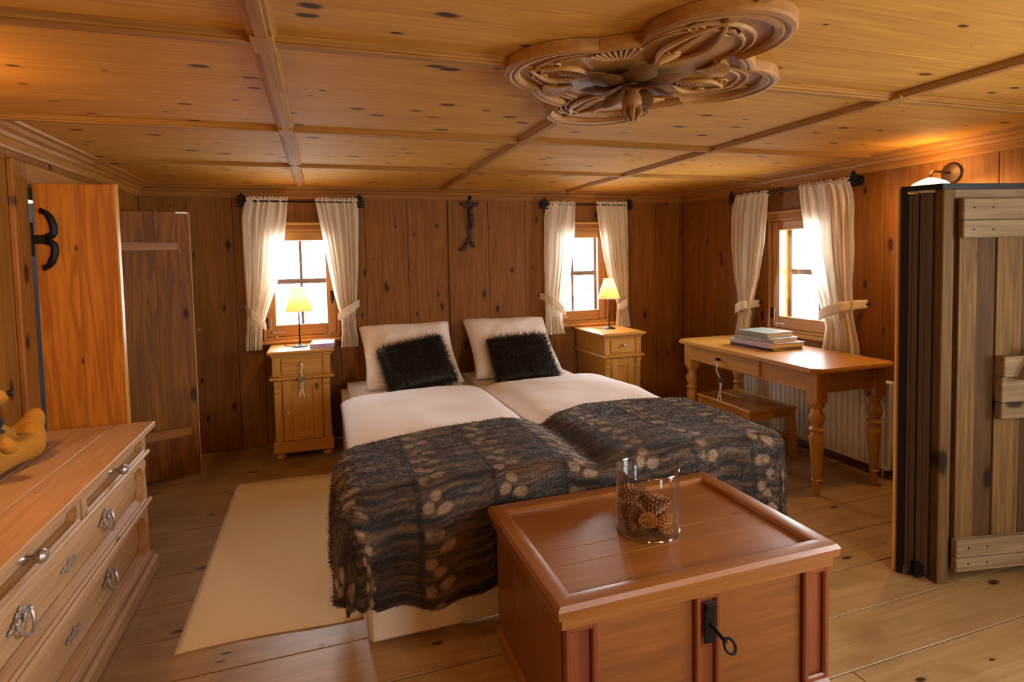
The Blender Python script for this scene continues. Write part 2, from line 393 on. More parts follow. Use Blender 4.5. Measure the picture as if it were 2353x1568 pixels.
# ------------------------------------------------------------------ windows
def window(n, loc, rz, a, b, c, d, label, latch=1, bars=True, sash=.072):
    root = s_empty('window_%d' % n, label, loc, rz)
    # lining of the reveal
    dep = WT
    for nm, q in (('jamb', (a-.0, a+.022, -.006, dep)), ('jamb', (b-.022, b, -.006, dep))):
        obj(nm, box(q[0], q[1], q[2], q[3], c, d, bev=.002), 'frame', root)
    obj('head', box(a+.022, b-.022, -.006, dep, d-.022, d, bev=.002), 'frame_h', root)
    obj('threshold', box(a+.022, b-.022, -.006, dep, c, c+.022, bev=.002), 'frame_h', root)
    # moulding over and sill under
    obj('head_moulding', box(a-.05, b+.05, -.03, 0, d+.03, d+.055, bev=.008), 'frame_h', root)
    obj('head_board', box(a-.03, b+.03, -.012, 0, d-.01, d+.03, bev=.003), 'wall_h', root)
    obj('sill', box(a-.05, b+.05, -.05, .0, c-.028, c, bev=.008), 'frame_h', root)
    # sash
    y0, y1 = .012, .052; ia, ib, ic, idd = a+.022, b-.022, c+.022, d-.022
    obj('sash_stile', box(ia, ia+sash, y0, y1, ic, idd, bev=.006), 'frame', root)
    obj('sash_stile', box(ib-sash, ib, y0, y1, ic, idd, bev=.006), 'frame', root)
    obj('sash_rail', box(ia+sash, ib-sash, y0, y1, ic, ic+sash+.02, bev=.006), 'frame_h', root)
    obj('sash_rail', box(ia+sash, ib-sash, y0, y1, idd-sash, idd, bev=.006), 'frame_h', root)
    obj('pane', box(ia+sash-.004, ib-sash+.004, .030, .034, ic+sash+.016, idd-sash+.004), 'glass', root)
    mx, mz = (ia+ib)/2, lerp(ic, idd, .52)
    if bars:
        # outer window: dark weathered bars and frame
        obj('outer_bar', box(ia, ib, dep-.06, dep-.03, mz-.02, mz+.02), 'outer', root)
        obj('outer_bar', box(mx-.011, mx+.011, dep-.055, dep-.035, ic, idd), 'outer', root)
        for q in ((ia, ia+.035, ic, idd), (ib-.035, ib, ic, idd), (ia, ib, ic, ic+.03), (ia, ib, idd-.035, idd)):
            obj('outer_frame', box(q[0], q[1], dep-.065, dep-.025, q[2], q[3]), 'outer', root)
    # iron corner strap and latch
    s = 1 if latch > 0 else -1; cx = ia if s > 0 else ib
    st = new(); bx(st, min(cx+s*.03, cx+s*.04), max(cx+s*.03, cx+s*.04), y0-.004, y0, ic+.03, ic+.15)
    bx(st, min(cx+s*.03, cx+s*.13), max(cx+s*.03, cx+s*.13), y0-.004, y0, ic+.03, ic+.042)
    obj('corner_strap', st, 'silver', root)
    hg = new(); tube(hg, [(cx+s*.006, y0-.008, ic+.07), (cx+s*.006, y0-.008, ic+.14)], .007)
    ball(hg, (cx+s*.006, y0-.008, ic+.147), .010, 1); obj('hinge', hg, 'iron', root, True)
    lt = new(); lx = ib-.03 if s > 0 else ia+.03
    bx(lt, lx-.012, lx+.012, y0-.006, y0, mz-.16, mz-.08, bev=.002); tube(lt, [(lx, y0-.006, mz-.12), (lx, y0-.03, mz-.12), (lx, y0-.032, mz-.18)], .006)
    obj('latch', lt, 'iron', root, True)
    return root
window(1, (0, YB, 0), 0, *W1, 'small pine casement window above the nightstand with the book')
window(2, (0, YB, 0), 0, *W2, 'small pine casement window beside the bed head above plain nightstand', latch=1)
window(3, (XR, 0, 0), -PI/2, *W3, 'small pine casement window above the writing table', latch=1)
# unseen windows: side one inferred from the bluish floor, front one added for fill
window(4, (XR, 0, 0), -PI/2, -.95, .55, .75, 1.75, 'wide casement window in the wall beside the cupboard', bars=False)
window(5, (0, YF, 0), PI, -2.2, -1.5, .75, 1.75, 'added fill-light casement window in the wall opposite the bed', bars=False)
portal('window daylight', ((W1[0]+W1[1])/2, YB+WT+.01, 1.26), (-PI/2, 0, 0), .56, .88)
portal('window daylight', ((W2[0]+W2[1])/2, YB+WT+.01, 1.26), (-PI/2, 0, 0), .56, .88)
portal('window daylight', (XR+WT+.01, 3.38, 1.26), (0, PI/2, 0), .88, .64)
portal('window daylight', (XR+WT+.01, .2, 1.25), (0, PI/2, 0), 1.0, 1.5)
portal('window daylight', (1.85, YF-WT-.01, 1.25), (PI/2, 0, 0), .7, 1.0)

# ------------------------------------------------------------------ left double doorway
def casing(name, label):
    root = s_empty(name, label, (XL, 0, 0), PI/2)
    a, b, c, d = DW
    obj('jamb', box(a-.14, a-.01, -.025, .0, 0, d+.1, bev=.006), 'wall', root)
    obj('jamb_lining', box(a-.03, a, -.012, WT, 0, d, bev=.003), 'wall', root)
    obj('jamb_stop', box(a-.0, a+.03, .03, .07, 0, d, bev=.003), 'frame', root)
    obj('jamb', box(b+.0, b+.11, -.025, .0, 0, d+.1, bev=.006), 'wall', root)
    obj('head', box(a-.01, b, -.025, .0, d, d+.1, bev=.006), 'wall_h', root)
    return root
casing('trim_5', 'pine casing around the double doorway')
def leaf(n, hinge, free, h, label, battens, hinges, mat='door'):
    hx, hy = hinge; L = math.hypot(free[0]-hx, free[1]-hy); ang = math.atan2(free[1]-hy, free[0]-hx)
    root = s_empty('door_%d' % n, label, (hx, hy, 0), ang)
    nb = 2
    for k in range(nb):
        obj('plank', box(L*k/nb-.0002, L*(k+1)/nb+.0002, -.014, .014, .015, h, bev=.002), mat, root)
    obj('edge_strip', box(L, L+.006, -.0145, .0145, .015, h), 'pine', root)
    for (z0, z1, x0, x1) in battens:
        pr_ = prism(new(), [(x0, -.014, z0), (x1, -.014, z0+.006), (x1, -.014, z1-.004), (x0, -.014, z1)], (0, -.02, 0)); obj('batten', pr_, 'door_h', root)
    for z in hinges:
        hb = new(); tube(hb, [(-.012, -.02, z-.075), (-.012, -.02, z+.075)], .011)
        def curl(sg):
            pts = []
            for t in range(15):
                q = t/14; a2 = q*3.9
                pts.append((.045+.035*math.sin(a2*1.0)*(1-.2*q), -.0185, z+sg*(.012+.115*q-.018*math.sin(a2*1.6))))
            return pts
        for sg in (1, -1): tube(hb, curl(sg), [.016]*10+[.014, .013, .012, .016, .010], 6)
        bx(hb, -.01, .05, -.022, -.014, z-.02, z+.02, bev=.002)
        obj('hinge', hb, 'iron', root, True)
    return root
leaf(1, (XL+.03, 3.135), (-.885, 3.118), 1.81, 'orange larch door leaf standing open with black scrolled iron hinge', [], [1.56, .35])
d2 = leaf(2, (XL+.02, 4.245), (-.83, 4.375), 1.785, 'narrow larch door leaf with two cross battens beside the bed wall', [(1.53, 1.585, .02, .33), (.28, .345, .02, .36)], [], 'door_b')
obj('pull', tube(new(), [(.425, -.004, .99), (.445, -.004, .99)], [.006, .012], 10), 'silver', d2, True)
obj('catch', box(.33, .40, -.016, -.012, 1.775, 1.786), 'silver', d2)

# ------------------------------------------------------------------ carved ceiling rosette
def rosette():
    root = thing('ceiling_rosette', 'large carved wooden rosette with hanging flower on the ceiling above the chest', 'rosette', (.99, 1.69, ZC-.002))
    def outline(k=1.0, n=240):
        pts = []
        for i in range(n):
            t = 2*PI*i/n; dx, dy = math.cos(t), math.sin(t); best = 0
            for (cx, cy, r) in ((.31, -.02, .20), (-.22, -.03, .215), (.08, .41, .205), (.03, -.39, .195), (.02, 0, .36)):
                bq = dx*cx+dy*cy; disc = bq*bq-(cx*cx+cy*cy-r*r)
                if disc > 0: best = max(best, bq+math.sqrt(disc))
            pts.append((dx*best*k, dy*best*k))
        return pts
    def sheet(bm, layers):
        """layers = list of (scale, z): a moulding swept around the outline, closed at both ends by the ceiling / the field"""
        rings = [[bm.verts.new((x, y, z)) for x, y in outline(k)] for k, z in layers]
        n = len(rings[0])
        for a, b in zip(rings, rings[1:]):
            for i in range(n): bm.faces.new((a[i], a[(i+1) % n], b[(i+1) % n], b[i]))
        return rings
    bm = new(); sheet(bm, [(1.0, 0), (1.0, -.026), (.99, -.032), (.965, -.034), (.945, -.028), (.925, -.032), (.90, -.030), (.885, -.02), (.885, 0)])
    bmesh.ops.recalc_face_normals(bm, faces=bm.faces); obj('rim_moulding', bm, 'carve', root, True, .5)
    bm = new(); r = sheet(bm, [(.895, 0), (.89, -.014)]); bm.faces.new(r[-1]); bmesh.ops.recalc_face_normals(bm, faces=bm.faces)
    obj('field', bm, 'carve', root)
    for k in (.80, .74):
        bm = new(); sheet(bm, [(k, -.012), (k-.008, -.022), (k-.022, -.022), (k-.03, -.012)]); bmesh.ops.recalc_face_normals(bm, faces=bm.faces)
        obj('bead', bm, 'carve', root, True, .5)
    # scroll leaves towards the lobes, ribbed shells on the diagonals
    for i in range(4):
        a = i*PI/2; R_ = RZ(a)
        L = .52 if i % 2 else .40
        bm = new()
        for sg in (1, -1):
            pts = [R_ @ V((.16+(L-.2)*q, sg*(.012+.05*math.sin(q*PI*1.1)), -.018-.006*math.sin(q*PI))) for q in [t/12 for t in range(13)]]
            tube(bm, pts, [.004+.005*math.sin(PI*min(1, t/12*.9+.1)) for t in range(13)], 6)
            c = R_ @ V((L-.10, sg*.05, -.018)); sp = [c + (R_ @ V((math.cos(q*.7)*(.032-.0022*q), sg*math.sin(q*.7)*(.032-.0022*q), 0))) for q in range(12)]
            tube(bm, sp, [.005]*9+[.005, .004, .007], 6)
        obj('scroll', bm, 'carve', root, True)
        R2 = RZ(a+PI/4+.1)
        bm = new()
        for k in range(-4, 5):
            q = k*.16; p0 = R2 @ V((.20, 0, -.016)); p1 = R2 @ V((.20+.10*math.cos(q), .10*math.sin(q)*1.2, -.022))
            tube(bm, [p0, (p0+p1)/2+V((0, 0, -.008)), p1], [.002, .005, .007], 6)
        obj('shell', bm, 'carve', root, True)
        # ribbed medallions nearer the flower
        bm = new()
        for k in range(7):
            c = R_ @ V((.17+k*.014, 0, -.016)); ball(bm, c, (.008, .03*math.sin(PI*(k+1)/8)+.006, .012), 1, R_)
        obj('medallion', bm, 'carve', root, True)
    # flower: two whorls of petals and a drooping bud
    def petal(L, w, lift):
        bm = new()
        def f(u, v):
            q = v; wd = w*math.sin(PI*min(1, .12+.83*q))**.8
            x = (u-.5)*2*wd
            return V((.015+L*q, x, -.03-lift*q+.03*q*q*(1 if lift < .05 else .5)-.25*w*(1-((u-.5)*2)**2)*math.sin(PI*q)))
        grid(bm, f, 10, 12)
        r = bmesh.ops.solidify(bm, geom=bm.faces[:], thickness=.006); return bm
    me = None
    for i in range(6):
        o = obj('petal', petal(.165, .058, .03), 'carve_dark', root, True, 1.2); o.rotation_euler = (0, 0, i*PI/3+.25)
    for i in range(5):
        o = obj('petal', petal(.115, .042, .07), 'carve_dark', root, True, 1.2); o.rotation_euler = (0, 0, i*2*PI/5+.6)
    bm = new(); lathe(bm, [(0.001, -.02), (.03, -.03), (.034, -.05), (.022, -.06), (.03, -.075), (.034, -.095), (.028, -.115), (.012, -.128), (0.001, -.13)], 14)
    obj('bud', bm, 'carve_dark', root, True)
    bm = new()
    for i in range(6):
        R_ = RZ(i*PI/3); tube(bm, [R_ @ V((.02, 0, -.11)), R_ @ V((.028, 0, -.13)), R_ @ V((.016, 0, -.152))], [.012, .012, .003], 6)
    obj('bud_tip', bm, 'carve_dark', root, True)
rosette()

# ------------------------------------------------------------------ bed
bed = thing('double_bed', 'wide upholstered double bed on a cream box base', 'bed', (1.06, 2.13, 0))
BW = .94
obj('base', box(-BW, BW, 0, 2.66, .0, .25, bev=.02), 'base', bed, True)
for sg in (-1, 1):
    x0, x1 = (-BW, -.003) if sg < 0 else (.003, BW)
    bm = box(x0, x1, .01, 2.65, .25, .47); bmesh.ops.bevel(bm, geom=bm.edges[:], offset=.05, segments=4, affect='EDGES')
    obj('mattress', bm, 'sheet', bed, True)
def wrinkle(p, a=1.0):
    return a*(.009*noise.noise(p*V((2.2, 2.2, 1)))+.004*noise.noise(p*5.1)+.003*abs(noise.noise(V((p.x*3+p.y*5, p.y*2-p.x, 1.7)))))
def puff(x0, x1, y0, y1, z0, z1, nu=44, nv=60, pw=5, seed=0, tilt=None):
    bm = new(); cx, cy, hx, hy = (x0+x1)/2, (y0+y1)/2, (x1-x0)/2, (y1-y0)/2
    def warp(t): return math.sin(t*PI/2)*.35+t*.65
    def top(u, v):
        a, b = warp(u*2-1), warp(v*2-1)
        k = max(0, 1-abs(a)**pw)**.5*max(0, 1-abs(b)**pw)**.5
        p = V((cx+hx*a, cy+hy*b, seed))
        return V((p.x, p.y, z0+(z1-z0)*k+wrinkle(p, 3)*k))
    grid(bm, top, nu, nv)
    def bot(u, v):
        a, b = warp(1-u*2), warp(v*2-1); return V((cx+hx*a, cy+hy*b, z0))
    grid(bm, bot, nu, nv); bmesh.ops.remove_doubles(bm, verts=bm.verts, dist=1e-5); bmesh.ops.recalc_face_normals(bm, faces=bm.faces)
    return bm
for x0, x1, sd, lab in ((.095, 1.075, 1, 'smooth white duvet on the bed half beside the nightstand with the book'), (1.065, 2.04, 9, 'smooth white duvet on the bed half beside the writing table')):
    o = obj('duvet', puff(x0, x1, 2.25, 4.03, .467, .585, seed=sd), 'sheet', None, True, 3); tag(o, lab, 'duvet', 'white duvets')

def cushion_mesh(W, H, Th, n=26, pinch=.07, seed=0, wr=1.0):
    bm = new()
    def f(sg):
        def g(u, v):
            a, b = (u*2-1), (v*2-1)
            ax = a*(1-pinch*(1-b*b)); by = b*(1-pinch*(1-a*a))
            k = (max(0, 1-a**4)*max(0, 1-b**4))**.45
            p = V((ax*W/2, by*H/2, seed))
            return V((ax*W/2, sg*Th/2*k*(1+.12*noise.noise(p*4))+sg*wr*.012*k*noise.noise(p*9), H/2+by*H/2))
        return g
    grid(bm, f(-1), n, n); grid(bm, lambda u, v: f(1)(1-u, v), n, n)
    bmesh.ops.remove_doubles(bm, verts=bm.verts, dist=1e-5); bmesh.ops.recalc_face_normals(bm, faces=bm.faces)
    if bm.calc_volume(signed=True) < 0: bmesh.ops.reverse_faces(bm, faces=bm.faces)
    return bm
def lean(o, loc, rx, rz=0, ry=0):
    o.location = loc; o.rotation_euler = Euler((rx, ry, rz), 'YXZ')
PR = -math.radians(44)
o = obj('pillow', cushion_mesh(.75, .66, .19, 40, .07, 2, 1.3), 'pillow', None, True, 3); lean(o, (.66, 4.319, .477), -math.radians(50), .02); tag(o, 'plump white pillow propped on the bed half beside the nightstand with the book', 'pillow', 'white pillows')
o = obj('pillow', cushion_mesh(.75, .66, .19, 40, .07, 5, 1.3), 'pillow', None, True, 3); lean(o, (1.50, 4.322, .48), -math.radians(50), -.02, .02); tag(o, 'plump white pillow propped on the bed half nearer the plain nightstand', 'pillow', 'white pillows')

def strands(bm_src, n, length, rnd, width=.0016, droop=(0, 0, -.4), seg=3, curl=.5, uvsrc=False):
    """tapered hair strands grown on a mesh, as one mesh"""
    bm_src.faces.ensure_lookup_table(); bmesh.ops.triangulate(bm_src, faces=bm_src.faces[:]); bm_src.faces.ensure_lookup_table(); bm_src.normal_update()
    fs = bm_src.faces; areas = np.array([f.calc_area() for f in fs]); cum = np.cumsum(areas); pick = np.searchsorted(cum, np.array([rnd.random() for _ in range(n)])*cum[-1])
    uvl = bm_src.loops.layers.uv.active if uvsrc else None
    vs_, fc, uvs = [], [], []
    for i in pick:
        f = fs[min(int(i), len(fs)-1)]; a, b = rnd.random(), rnd.random()
        if a+b > 1: a, b = 1-a, 1-b
        l = f.loops; p = l[0].vert.co*(1-a-b)+l[1].vert.co*a+l[2].vert.co*b
        uv = (l[0][uvl].uv*(1-a-b)+l[1][uvl].uv*a+l[2][uvl].uv*b) if uvsrc else None
        nrm = f.normal; L = length*rnd.uniform(.6, 1.15)
        d = (nrm + V(droop) + V((rnd.gauss(0, curl), rnd.gauss(0, curl), rnd.gauss(0, curl)))).normalized()
        side = d.cross(V((rnd.gauss(0, 1), rnd.gauss(0, 1), rnd.gauss(0, 1)))).normalized()*width
        bend = V((rnd.gauss(0, .3), rnd.gauss(0, .3), rnd.gauss(0, .3)))*L
        base = len(vs_)
        for k in range(seg):
            q = k/seg; c = p + d*L*q + bend*q*q; wd = side*(1-q*.8)
            vs_ += [c-wd, c+wd]
        vs_.append(p + d*L + bend)
        for k in range(seg-1): fc.append((base+2*k, base+2*k+1, base+2*k+3, base+2*k+2))
        fc.append((base+2*seg-2, base+2*seg-1, base+2*seg))
        if uvsrc: uvs += [uv]*(4*(seg-1)+3)
    me = bpy.data.meshes.new('fur'); me.from_pydata([tuple(v) for v in vs_], [], fc); me.update()
    if uvsrc:
        lay = me.uv_layers.new(name='UVMap'); flat = np.array([(u.x, u.y) for u in uvs], dtype=np.float32).ravel(); lay.data.foreach_set('uv', flat)
    return me
def fur_cushion(loc, rx, rz, ry, W, H, label, seed):
    bm = cushion_mesh(W, H, .15, 18, .05, seed, 0); src = bm.copy()
    root = obj('fur_cushion', bm, 'fur', None, True, 3); lean(root, loc, rx, rz, ry); tag(root, label, 'cushion', 'fur cushions on the pillows')
    me = strands(src, 9000, .05, random.Random(seed), .0014, (0, -.1, -.35), 3, .45); src.free(); me.materials.append(M['fur'])
    o = bpy.data.objects.new('fur', me); COL.objects.link(o); o.parent = root; o['kind'] = 'stuff'
fur_cushion((.685, 4.085, .505), -math.radians(48), .04, -.16, .50, .45, 'shaggy black fur cushion tilted on the pillow beside the nightstand with the book', 3)
fur_cushion((1.49, 4.085, .48), -math.radians(48), -.03, -.02, .50, .46, 'shaggy black fur cushion upright on the pillow nearer the plain nightstand', 8)

# fur blanket over the foot
def blanket_material():
    s = NT('brown fur throw'); tc = s.add('ShaderNodeTexCoord'); sep = s.add('ShaderNodeSeparateXYZ'); s.link(tc.outputs['UV'], sep.inputs[0])
    uvv = tc.outputs['UV']
    def sc(a, b):
        nd = s.add('ShaderNodeVectorMath', operation='MULTIPLY'); s.link(uvv, nd.inputs[0]); nd.inputs[1].default_value = (a, b, 1); return nd.outputs[0]
    wob = s.noise(sc(4, 4), 1, 2); wob2 = s.noise(sc(9, 9), 1, 2)
    u = s.math('ADD', sep.outputs[0], s.math('MULTIPLY', s.math('SUBTRACT', wob, .5), .05))
    v = s.math('ADD', sep.outputs[1], s.math('MULTIPLY', s.math('SUBTRACT', wob2, .5), .014))
    v = s.math('ADD', v, s.math('MULTIPLY', s.math('FRACT', s.math('MULTIPLY', s.math('FLOOR', s.math('DIVIDE', u, .30)), .37)), .072))
    streak = s.noise(sc(3.2, 34), 1, 4, .65)
    col = s.mix(s.ramp(streak, .38, .68), lin('#1b1511'), lin('#6a5038'))
    row = s.math('ABSOLUTE', s.math('SUBTRACT', s.math('FRACT', s.math('DIVIDE', v, .072)), .5))
    col = s.mix(s.math('MULTIPLY', s.ramp(row, .36, .5), .75), col, lin('#0e0b09'))
    colu = s.math('MULTIPLY', s.math('FRACT', s.math('DIVIDE', u, .30)), .30)
    seam = s.math('SUBTRACT', 1.0, s.ramp(s.math('ABSOLUTE', s.math('SUBTRACT', colu, .012)), .004, .016))
    col = s.mix(s.math('MULTIPLY', seam, .7), col, lin('#0c0907'))
    brk = s.ramp(s.noise(sc(7, 13), 1, 2), .30, .52)
    tot = None
    for (cu, ru, cv, rv, per) in ((.045, .024, .036, .026, .108), (.105, .034, .05, .026, .144), (.075, .026, .11, .022, .144)):
        fv = s.math('SUBTRACT', s.math('MULTIPLY', s.math('FRACT', s.math('DIVIDE', v, per)), per), cv)
        e = s.math('ADD', s.math('POWER', s.math('DIVIDE', s.math('SUBTRACT', colu, cu), ru), 2), s.math('POWER', s.math('DIVIDE', fv, rv), 2))
        m = s.math('SUBTRACT', 1.0, s.ramp(e, .35, 1.15))
        tot = m if tot is None else s.math('MAXIMUM', tot, m)
    col = s.mix(s.math('MULTIPLY', tot, s.math('MULTIPLY', brk, .55)), col, lin('#b89873'))
    s.link(col, s.b.inputs['Base Color']); s.b.inputs['Roughness'].default_value = .7
    s.b.inputs['Sheen Weight'].default_value = .2; s.b.inputs['Sheen Roughness'].default_value = .4
    return s.m
def blanket():
    XA, XB_, YFr, R0 = .16, 1.95, 2.15, .075
    hangL, hangR, hangF = .47, .42, .485
    yb = lambda x: interp(x, [-.3, .15, .51, .87, 1.05, 1.4, 1.7, 1.965, 2.3], [2.62, 2.665, 2.775, 2.85, 2.775, 2.945, 2.93, 2.86, 2.80])
    def drop(d):
        q = R0*PI/2
        if d < q: return R0*math.sin(d/R0), R0*(1-math.cos(d/R0))
        return R0+(d-q)*.02, R0+(d-q)
    def f(u, v):
        a = lerp(XA-hangL, XB_+hangR, u); xc = min(max(a, XA), XB_)
        tl = max(0, XA-a); trr = max(0, a-XB_); t = max(tl, trr)
        yback = yb(a); b = lerp(yback, YFr-hangF+.02*math.sin(a*7+2)+.010*math.sin(a*31), v)
        s_ = max(0, YFr-b); yc = max(b, YFr)
        d = max(s_, t)+(.0 if tl > 0 else .1)*min(s_, t); h = math.hypot(s_, t) or 1
        out, dn = drop(d)
        fold = (.016*math.sin(a*17+1)+.012*noise.noise(V((a*3, 0, 2))))*min(1, s_/.25) if s_ > 0 else 0
        foldt = .016*math.sin(b*16)*min(1, t/.25) if t > 0 else 0
        x = xc + (trr-tl*1.5)/h*(out+foldt+.01); y = yc - s_/h*(out+fold)
        z = .607 - dn - .035*math.exp(-((x-1.065)/.07)**2)*(1 if s_ < .02 else max(0, 1-s_*8)) + .010*noise.noise(V((a*3.1, b*3.1, 4)))
        z += -.012*math.exp(-((yback-b)/.03)**2)
        return V((x, y, max(z, .02)))
    uv = lambda u, v: (lerp(XA-hangL, XB_+hangR, u), lerp(2.8, YFr-hangF, v))
    bm = new(); grid(bm, f, 120, 80, uv=uv); bmesh.ops.recalc_face_normals(bm, faces=bm.faces)
    bm.normal_update()
    if sum(fc.normal.z for fc in bm.faces) < 0: bmesh.ops.reverse_faces(bm, faces=bm.faces)
    src = bm.copy(); mt = blanket_material()
    root = obj('fur_throw', bm, mt, None, True, 3)
    sm = root.modifiers.new('thick', 'SOLIDIFY'); sm.thickness = .014; sm.offset = -1
    tag(root, 'dark brown patchwork fur throw spread over the foot of the bed', 'blanket')
    me = strands(src, 90000, .016, random.Random(4), .0010, (-1.3, -.3, -.6), 2, .2, True); src.free(); me.materials.append(mt)
    o = bpy.data.objects.new('fur', me); COL.objects.link(o); o.parent = root; o['kind'] = 'stuff'
blanket()

# rug
bm = new()
grid(bm, lambda u, v: V((lerp(-.56, .115, u), lerp(2.335, 4.035, v)+.012*math.sin(u*5), .007+.002*noise.noise(V((u*5, v*9, 0))))), 30, 60)
r = obj('rug', bm, 'rug', None, True, 3); sm = r.modifiers.new('thick', 'SOLIDIFY'); sm.thickness = .008; sm.offset = -1
tag(r, 'plain cream woven rug on the floor beside the bed', 'rug')

# ------------------------------------------------------------------ curtains
def curtain(loc, rz, zs, ls, rs, folds, label, tie, hook_side, seed, d0=-.075):
    """zs from top down; ls/rs = edges along the wall at those heights"""
    def f(u, v):
        z = lerp(zs[0], zs[-1], v); zz = -z
        L = interp(zz, [-q for q in zs], ls); R_ = interp(zz, [-q for q in zs], rs)
        wd = R_-L; amp = .010+.016*min(1, .18/max(wd, .05))*min(1, v*4)
        ph = 2*PI*folds*(u+.045*math.sin(u*11+seed*2)+.02*math.sin(u*23+seed)) + .5*math.sin(v*3+seed) + 1.6*noise.noise(V((u*3, v*1.4, seed*3.3)))
        head = .003*math.sin(u*90+seed) if v < .03 else 0
        y = d0 - .012*v + amp*(.55+.75*abs(noise.noise(V((u*5, v*.8, seed+9)))))*math.sin(ph) + .006*noise.noise(V((u*8, v*6, seed)))
        if tie[0] > z > tie[1]: y = d0 - .012 + (y-d0)*.6
        return V((L+wd*u+head, y, z+(.006*math.sin(u*70+seed) if v < .001 else 0))) 
    bm = new(); grid(bm, f, 90, 60)
    root = obj('curtain', bm, 'curtain', None, True, 3); root.location = loc; root.rotation_euler = (0, 0, rz)
    tag(root, label, 'curtain', 'cream window curtains')
    # tieback: a band slung around the cloth up to a hook on the wall
    zt = (tie[0]+tie[1])/2; L = interp(-zt, [-q for q in zs], ls); R_ = interp(-zt, [-q for q in zs], rs)
    hk = tie[2]; inner = R_ if hook_side < 0 else L; outer = L if hook_side < 0 else R_
    def g(u, v):
        ang = lerp(-.15, 1.15, u)
        x = lerp(hk, inner-hook_side*.004, math.sin(min(max(u, 0), 1)*PI/2)**.9)
        zc_ = lerp(tie[0], tie[1], math.sin(u*PI/2)**1.3)
        y = lerp(-.02, d0-.012 - .058*math.sin(PI*min(1, .2+u*.75))**.6, min(1, u*5))
        hw = .034*math.sin(PI*(.25+.6*u))+.004
        return V((x, y, zc_+(v-.5)*2*hw))
    bm = new(); grid(bm, g, 20, 4); o = obj('tieback', bm, 'curtain', root, True, 3); sm = o.modifiers.new('t', 'SOLIDIFY'); sm.thickness = .004
    # rod pocket stitched below the gathered heading
    bm = new()
    grid(bm, lambda u, v: V((lerp(ls[0], rs[0], u)+.002*math.sin(u*80), d0-.016*math.cos(v*PI*1.0)*1.0-.004*math.sin(u*60), zs[0]-.03+.014*math.sin(v*2*PI))), 60, 10)
    o = obj('heading', bm, 'curtain', root, True, 3)
    bm = new(); tube(bm, [(hk, 0, tie[0]), (hk, -.03, tie[0])], .006); obj('hook', bm, 'iron', root, True)
    return root
def edges(pts, axis, val, f):
    """photo pixels -> (height, along-wall) pairs"""
    return [(at(x, y, axis, val)) for x, y in pts]
def curtain_px(wall, lp, rp, folds, label, tie_px, hook_px, hook_side, seed):
    if wall == 'B': ax, val, loc, rz, al = 1, YB-.075, (0, YB, 0), 0, lambda p: p.x
    else: ax, val, loc, rz, al = 0, XR-.075, (XR, 0, 0), -PI/2, lambda p: -p.y
    A = [at(x, y, ax, val) for x, y in lp]; B = [at(x, y, ax, val) for x, y in rp]
    ztop = (A[0].z+B[0].z)/2; zbot = (A[-1].z+B[-1].z)/2
    zs = [lerp(ztop, zbot, i/14) for i in range(15)]
    ls = [interp(-z, [-p.z for p in A], [al(p) for p in A]) for z in zs]; rs = [interp(-z, [-p.z for p in B], [al(p) for p in B]) for z in zs]
    h = at(*hook_px, ax, val); t = at(*tie_px, ax, val)
    return curtain(loc, rz, zs, ls, rs, folds, label, (h.z, t.z, al(h)), hook_side, seed)
curtain_px('B', [(565, 452), (554, 490), (560, 600), (565, 690), (568, 745), (564, 770), (564, 812)], [(661, 452), (659, 490), (652, 570), (638, 650), (615, 720), (604, 752), (604, 775), (603, 800)], 6,
           'cream curtain at the book nightstand window, on the side nearer the doorway', (603, 752), (560, 712), -1, 1)
curtain_px('B', [(723, 455), (730, 490), (748, 580), (766, 670), (783, 728), (786, 760), (783, 797)], [(822, 455), (824, 500), (823, 600), (820, 690), (815, 735), (822, 770), (824, 797)], 6,
           'cream curtain at the book nightstand window, on the side nearer the crucifix', (786, 728), (827, 698), 1, 2)
curtain_px('B', [(1262, 463), (1250, 490), (1249, 600), (1250, 690), (1252, 720), (1252, 768)], [(1322, 463), (1319, 530), (1312, 610), (1300, 680), (1290, 722), (1291, 745), (1296, 768)], 6,
           'cream curtain at the plain nightstand window, hanging beside the pillow', (1290, 722), (1243, 681), -1, 3)
curtain_px('B', [(1370, 463), (1374, 500), (1388, 590), (1404, 660), (1418, 700), (1416, 730), (1414, 752)], [(1441, 463), (1443, 500), (1442, 600), (1441, 690), (1440, 715), (1446, 735), (1448, 752)], 6,
           'cream curtain at the plain nightstand window, nearer the room corner', (1420, 705), (1442, 690), 1, 4)
curtain_px('R', [(1694, 446), (1683, 480), (1683, 560), (1690, 630), (1702, 690), (1702, 720), (1692, 775)], [(1765, 440), (1762, 480), (1755, 560), (1743, 640), (1730, 700), (1724, 735), (1722, 775)], 6,
           'cream curtain at the writing table window, nearer the room corner', (1704, 712), (1733, 698), 1, 5)
curtain_px('R', [(1838, 424), (1842, 470), (1856, 570), (1876, 650), (1897, 722), (1905, 755), (1893, 812)], [(1950, 408), (1966, 450), (1967, 560), (1966, 650), (1966, 715), (1970, 750), (1980, 812)], 7,
           'broad cream curtain at the writing table window, nearer the wall sconce', (1900, 728), (1979, 700), 1, 6)
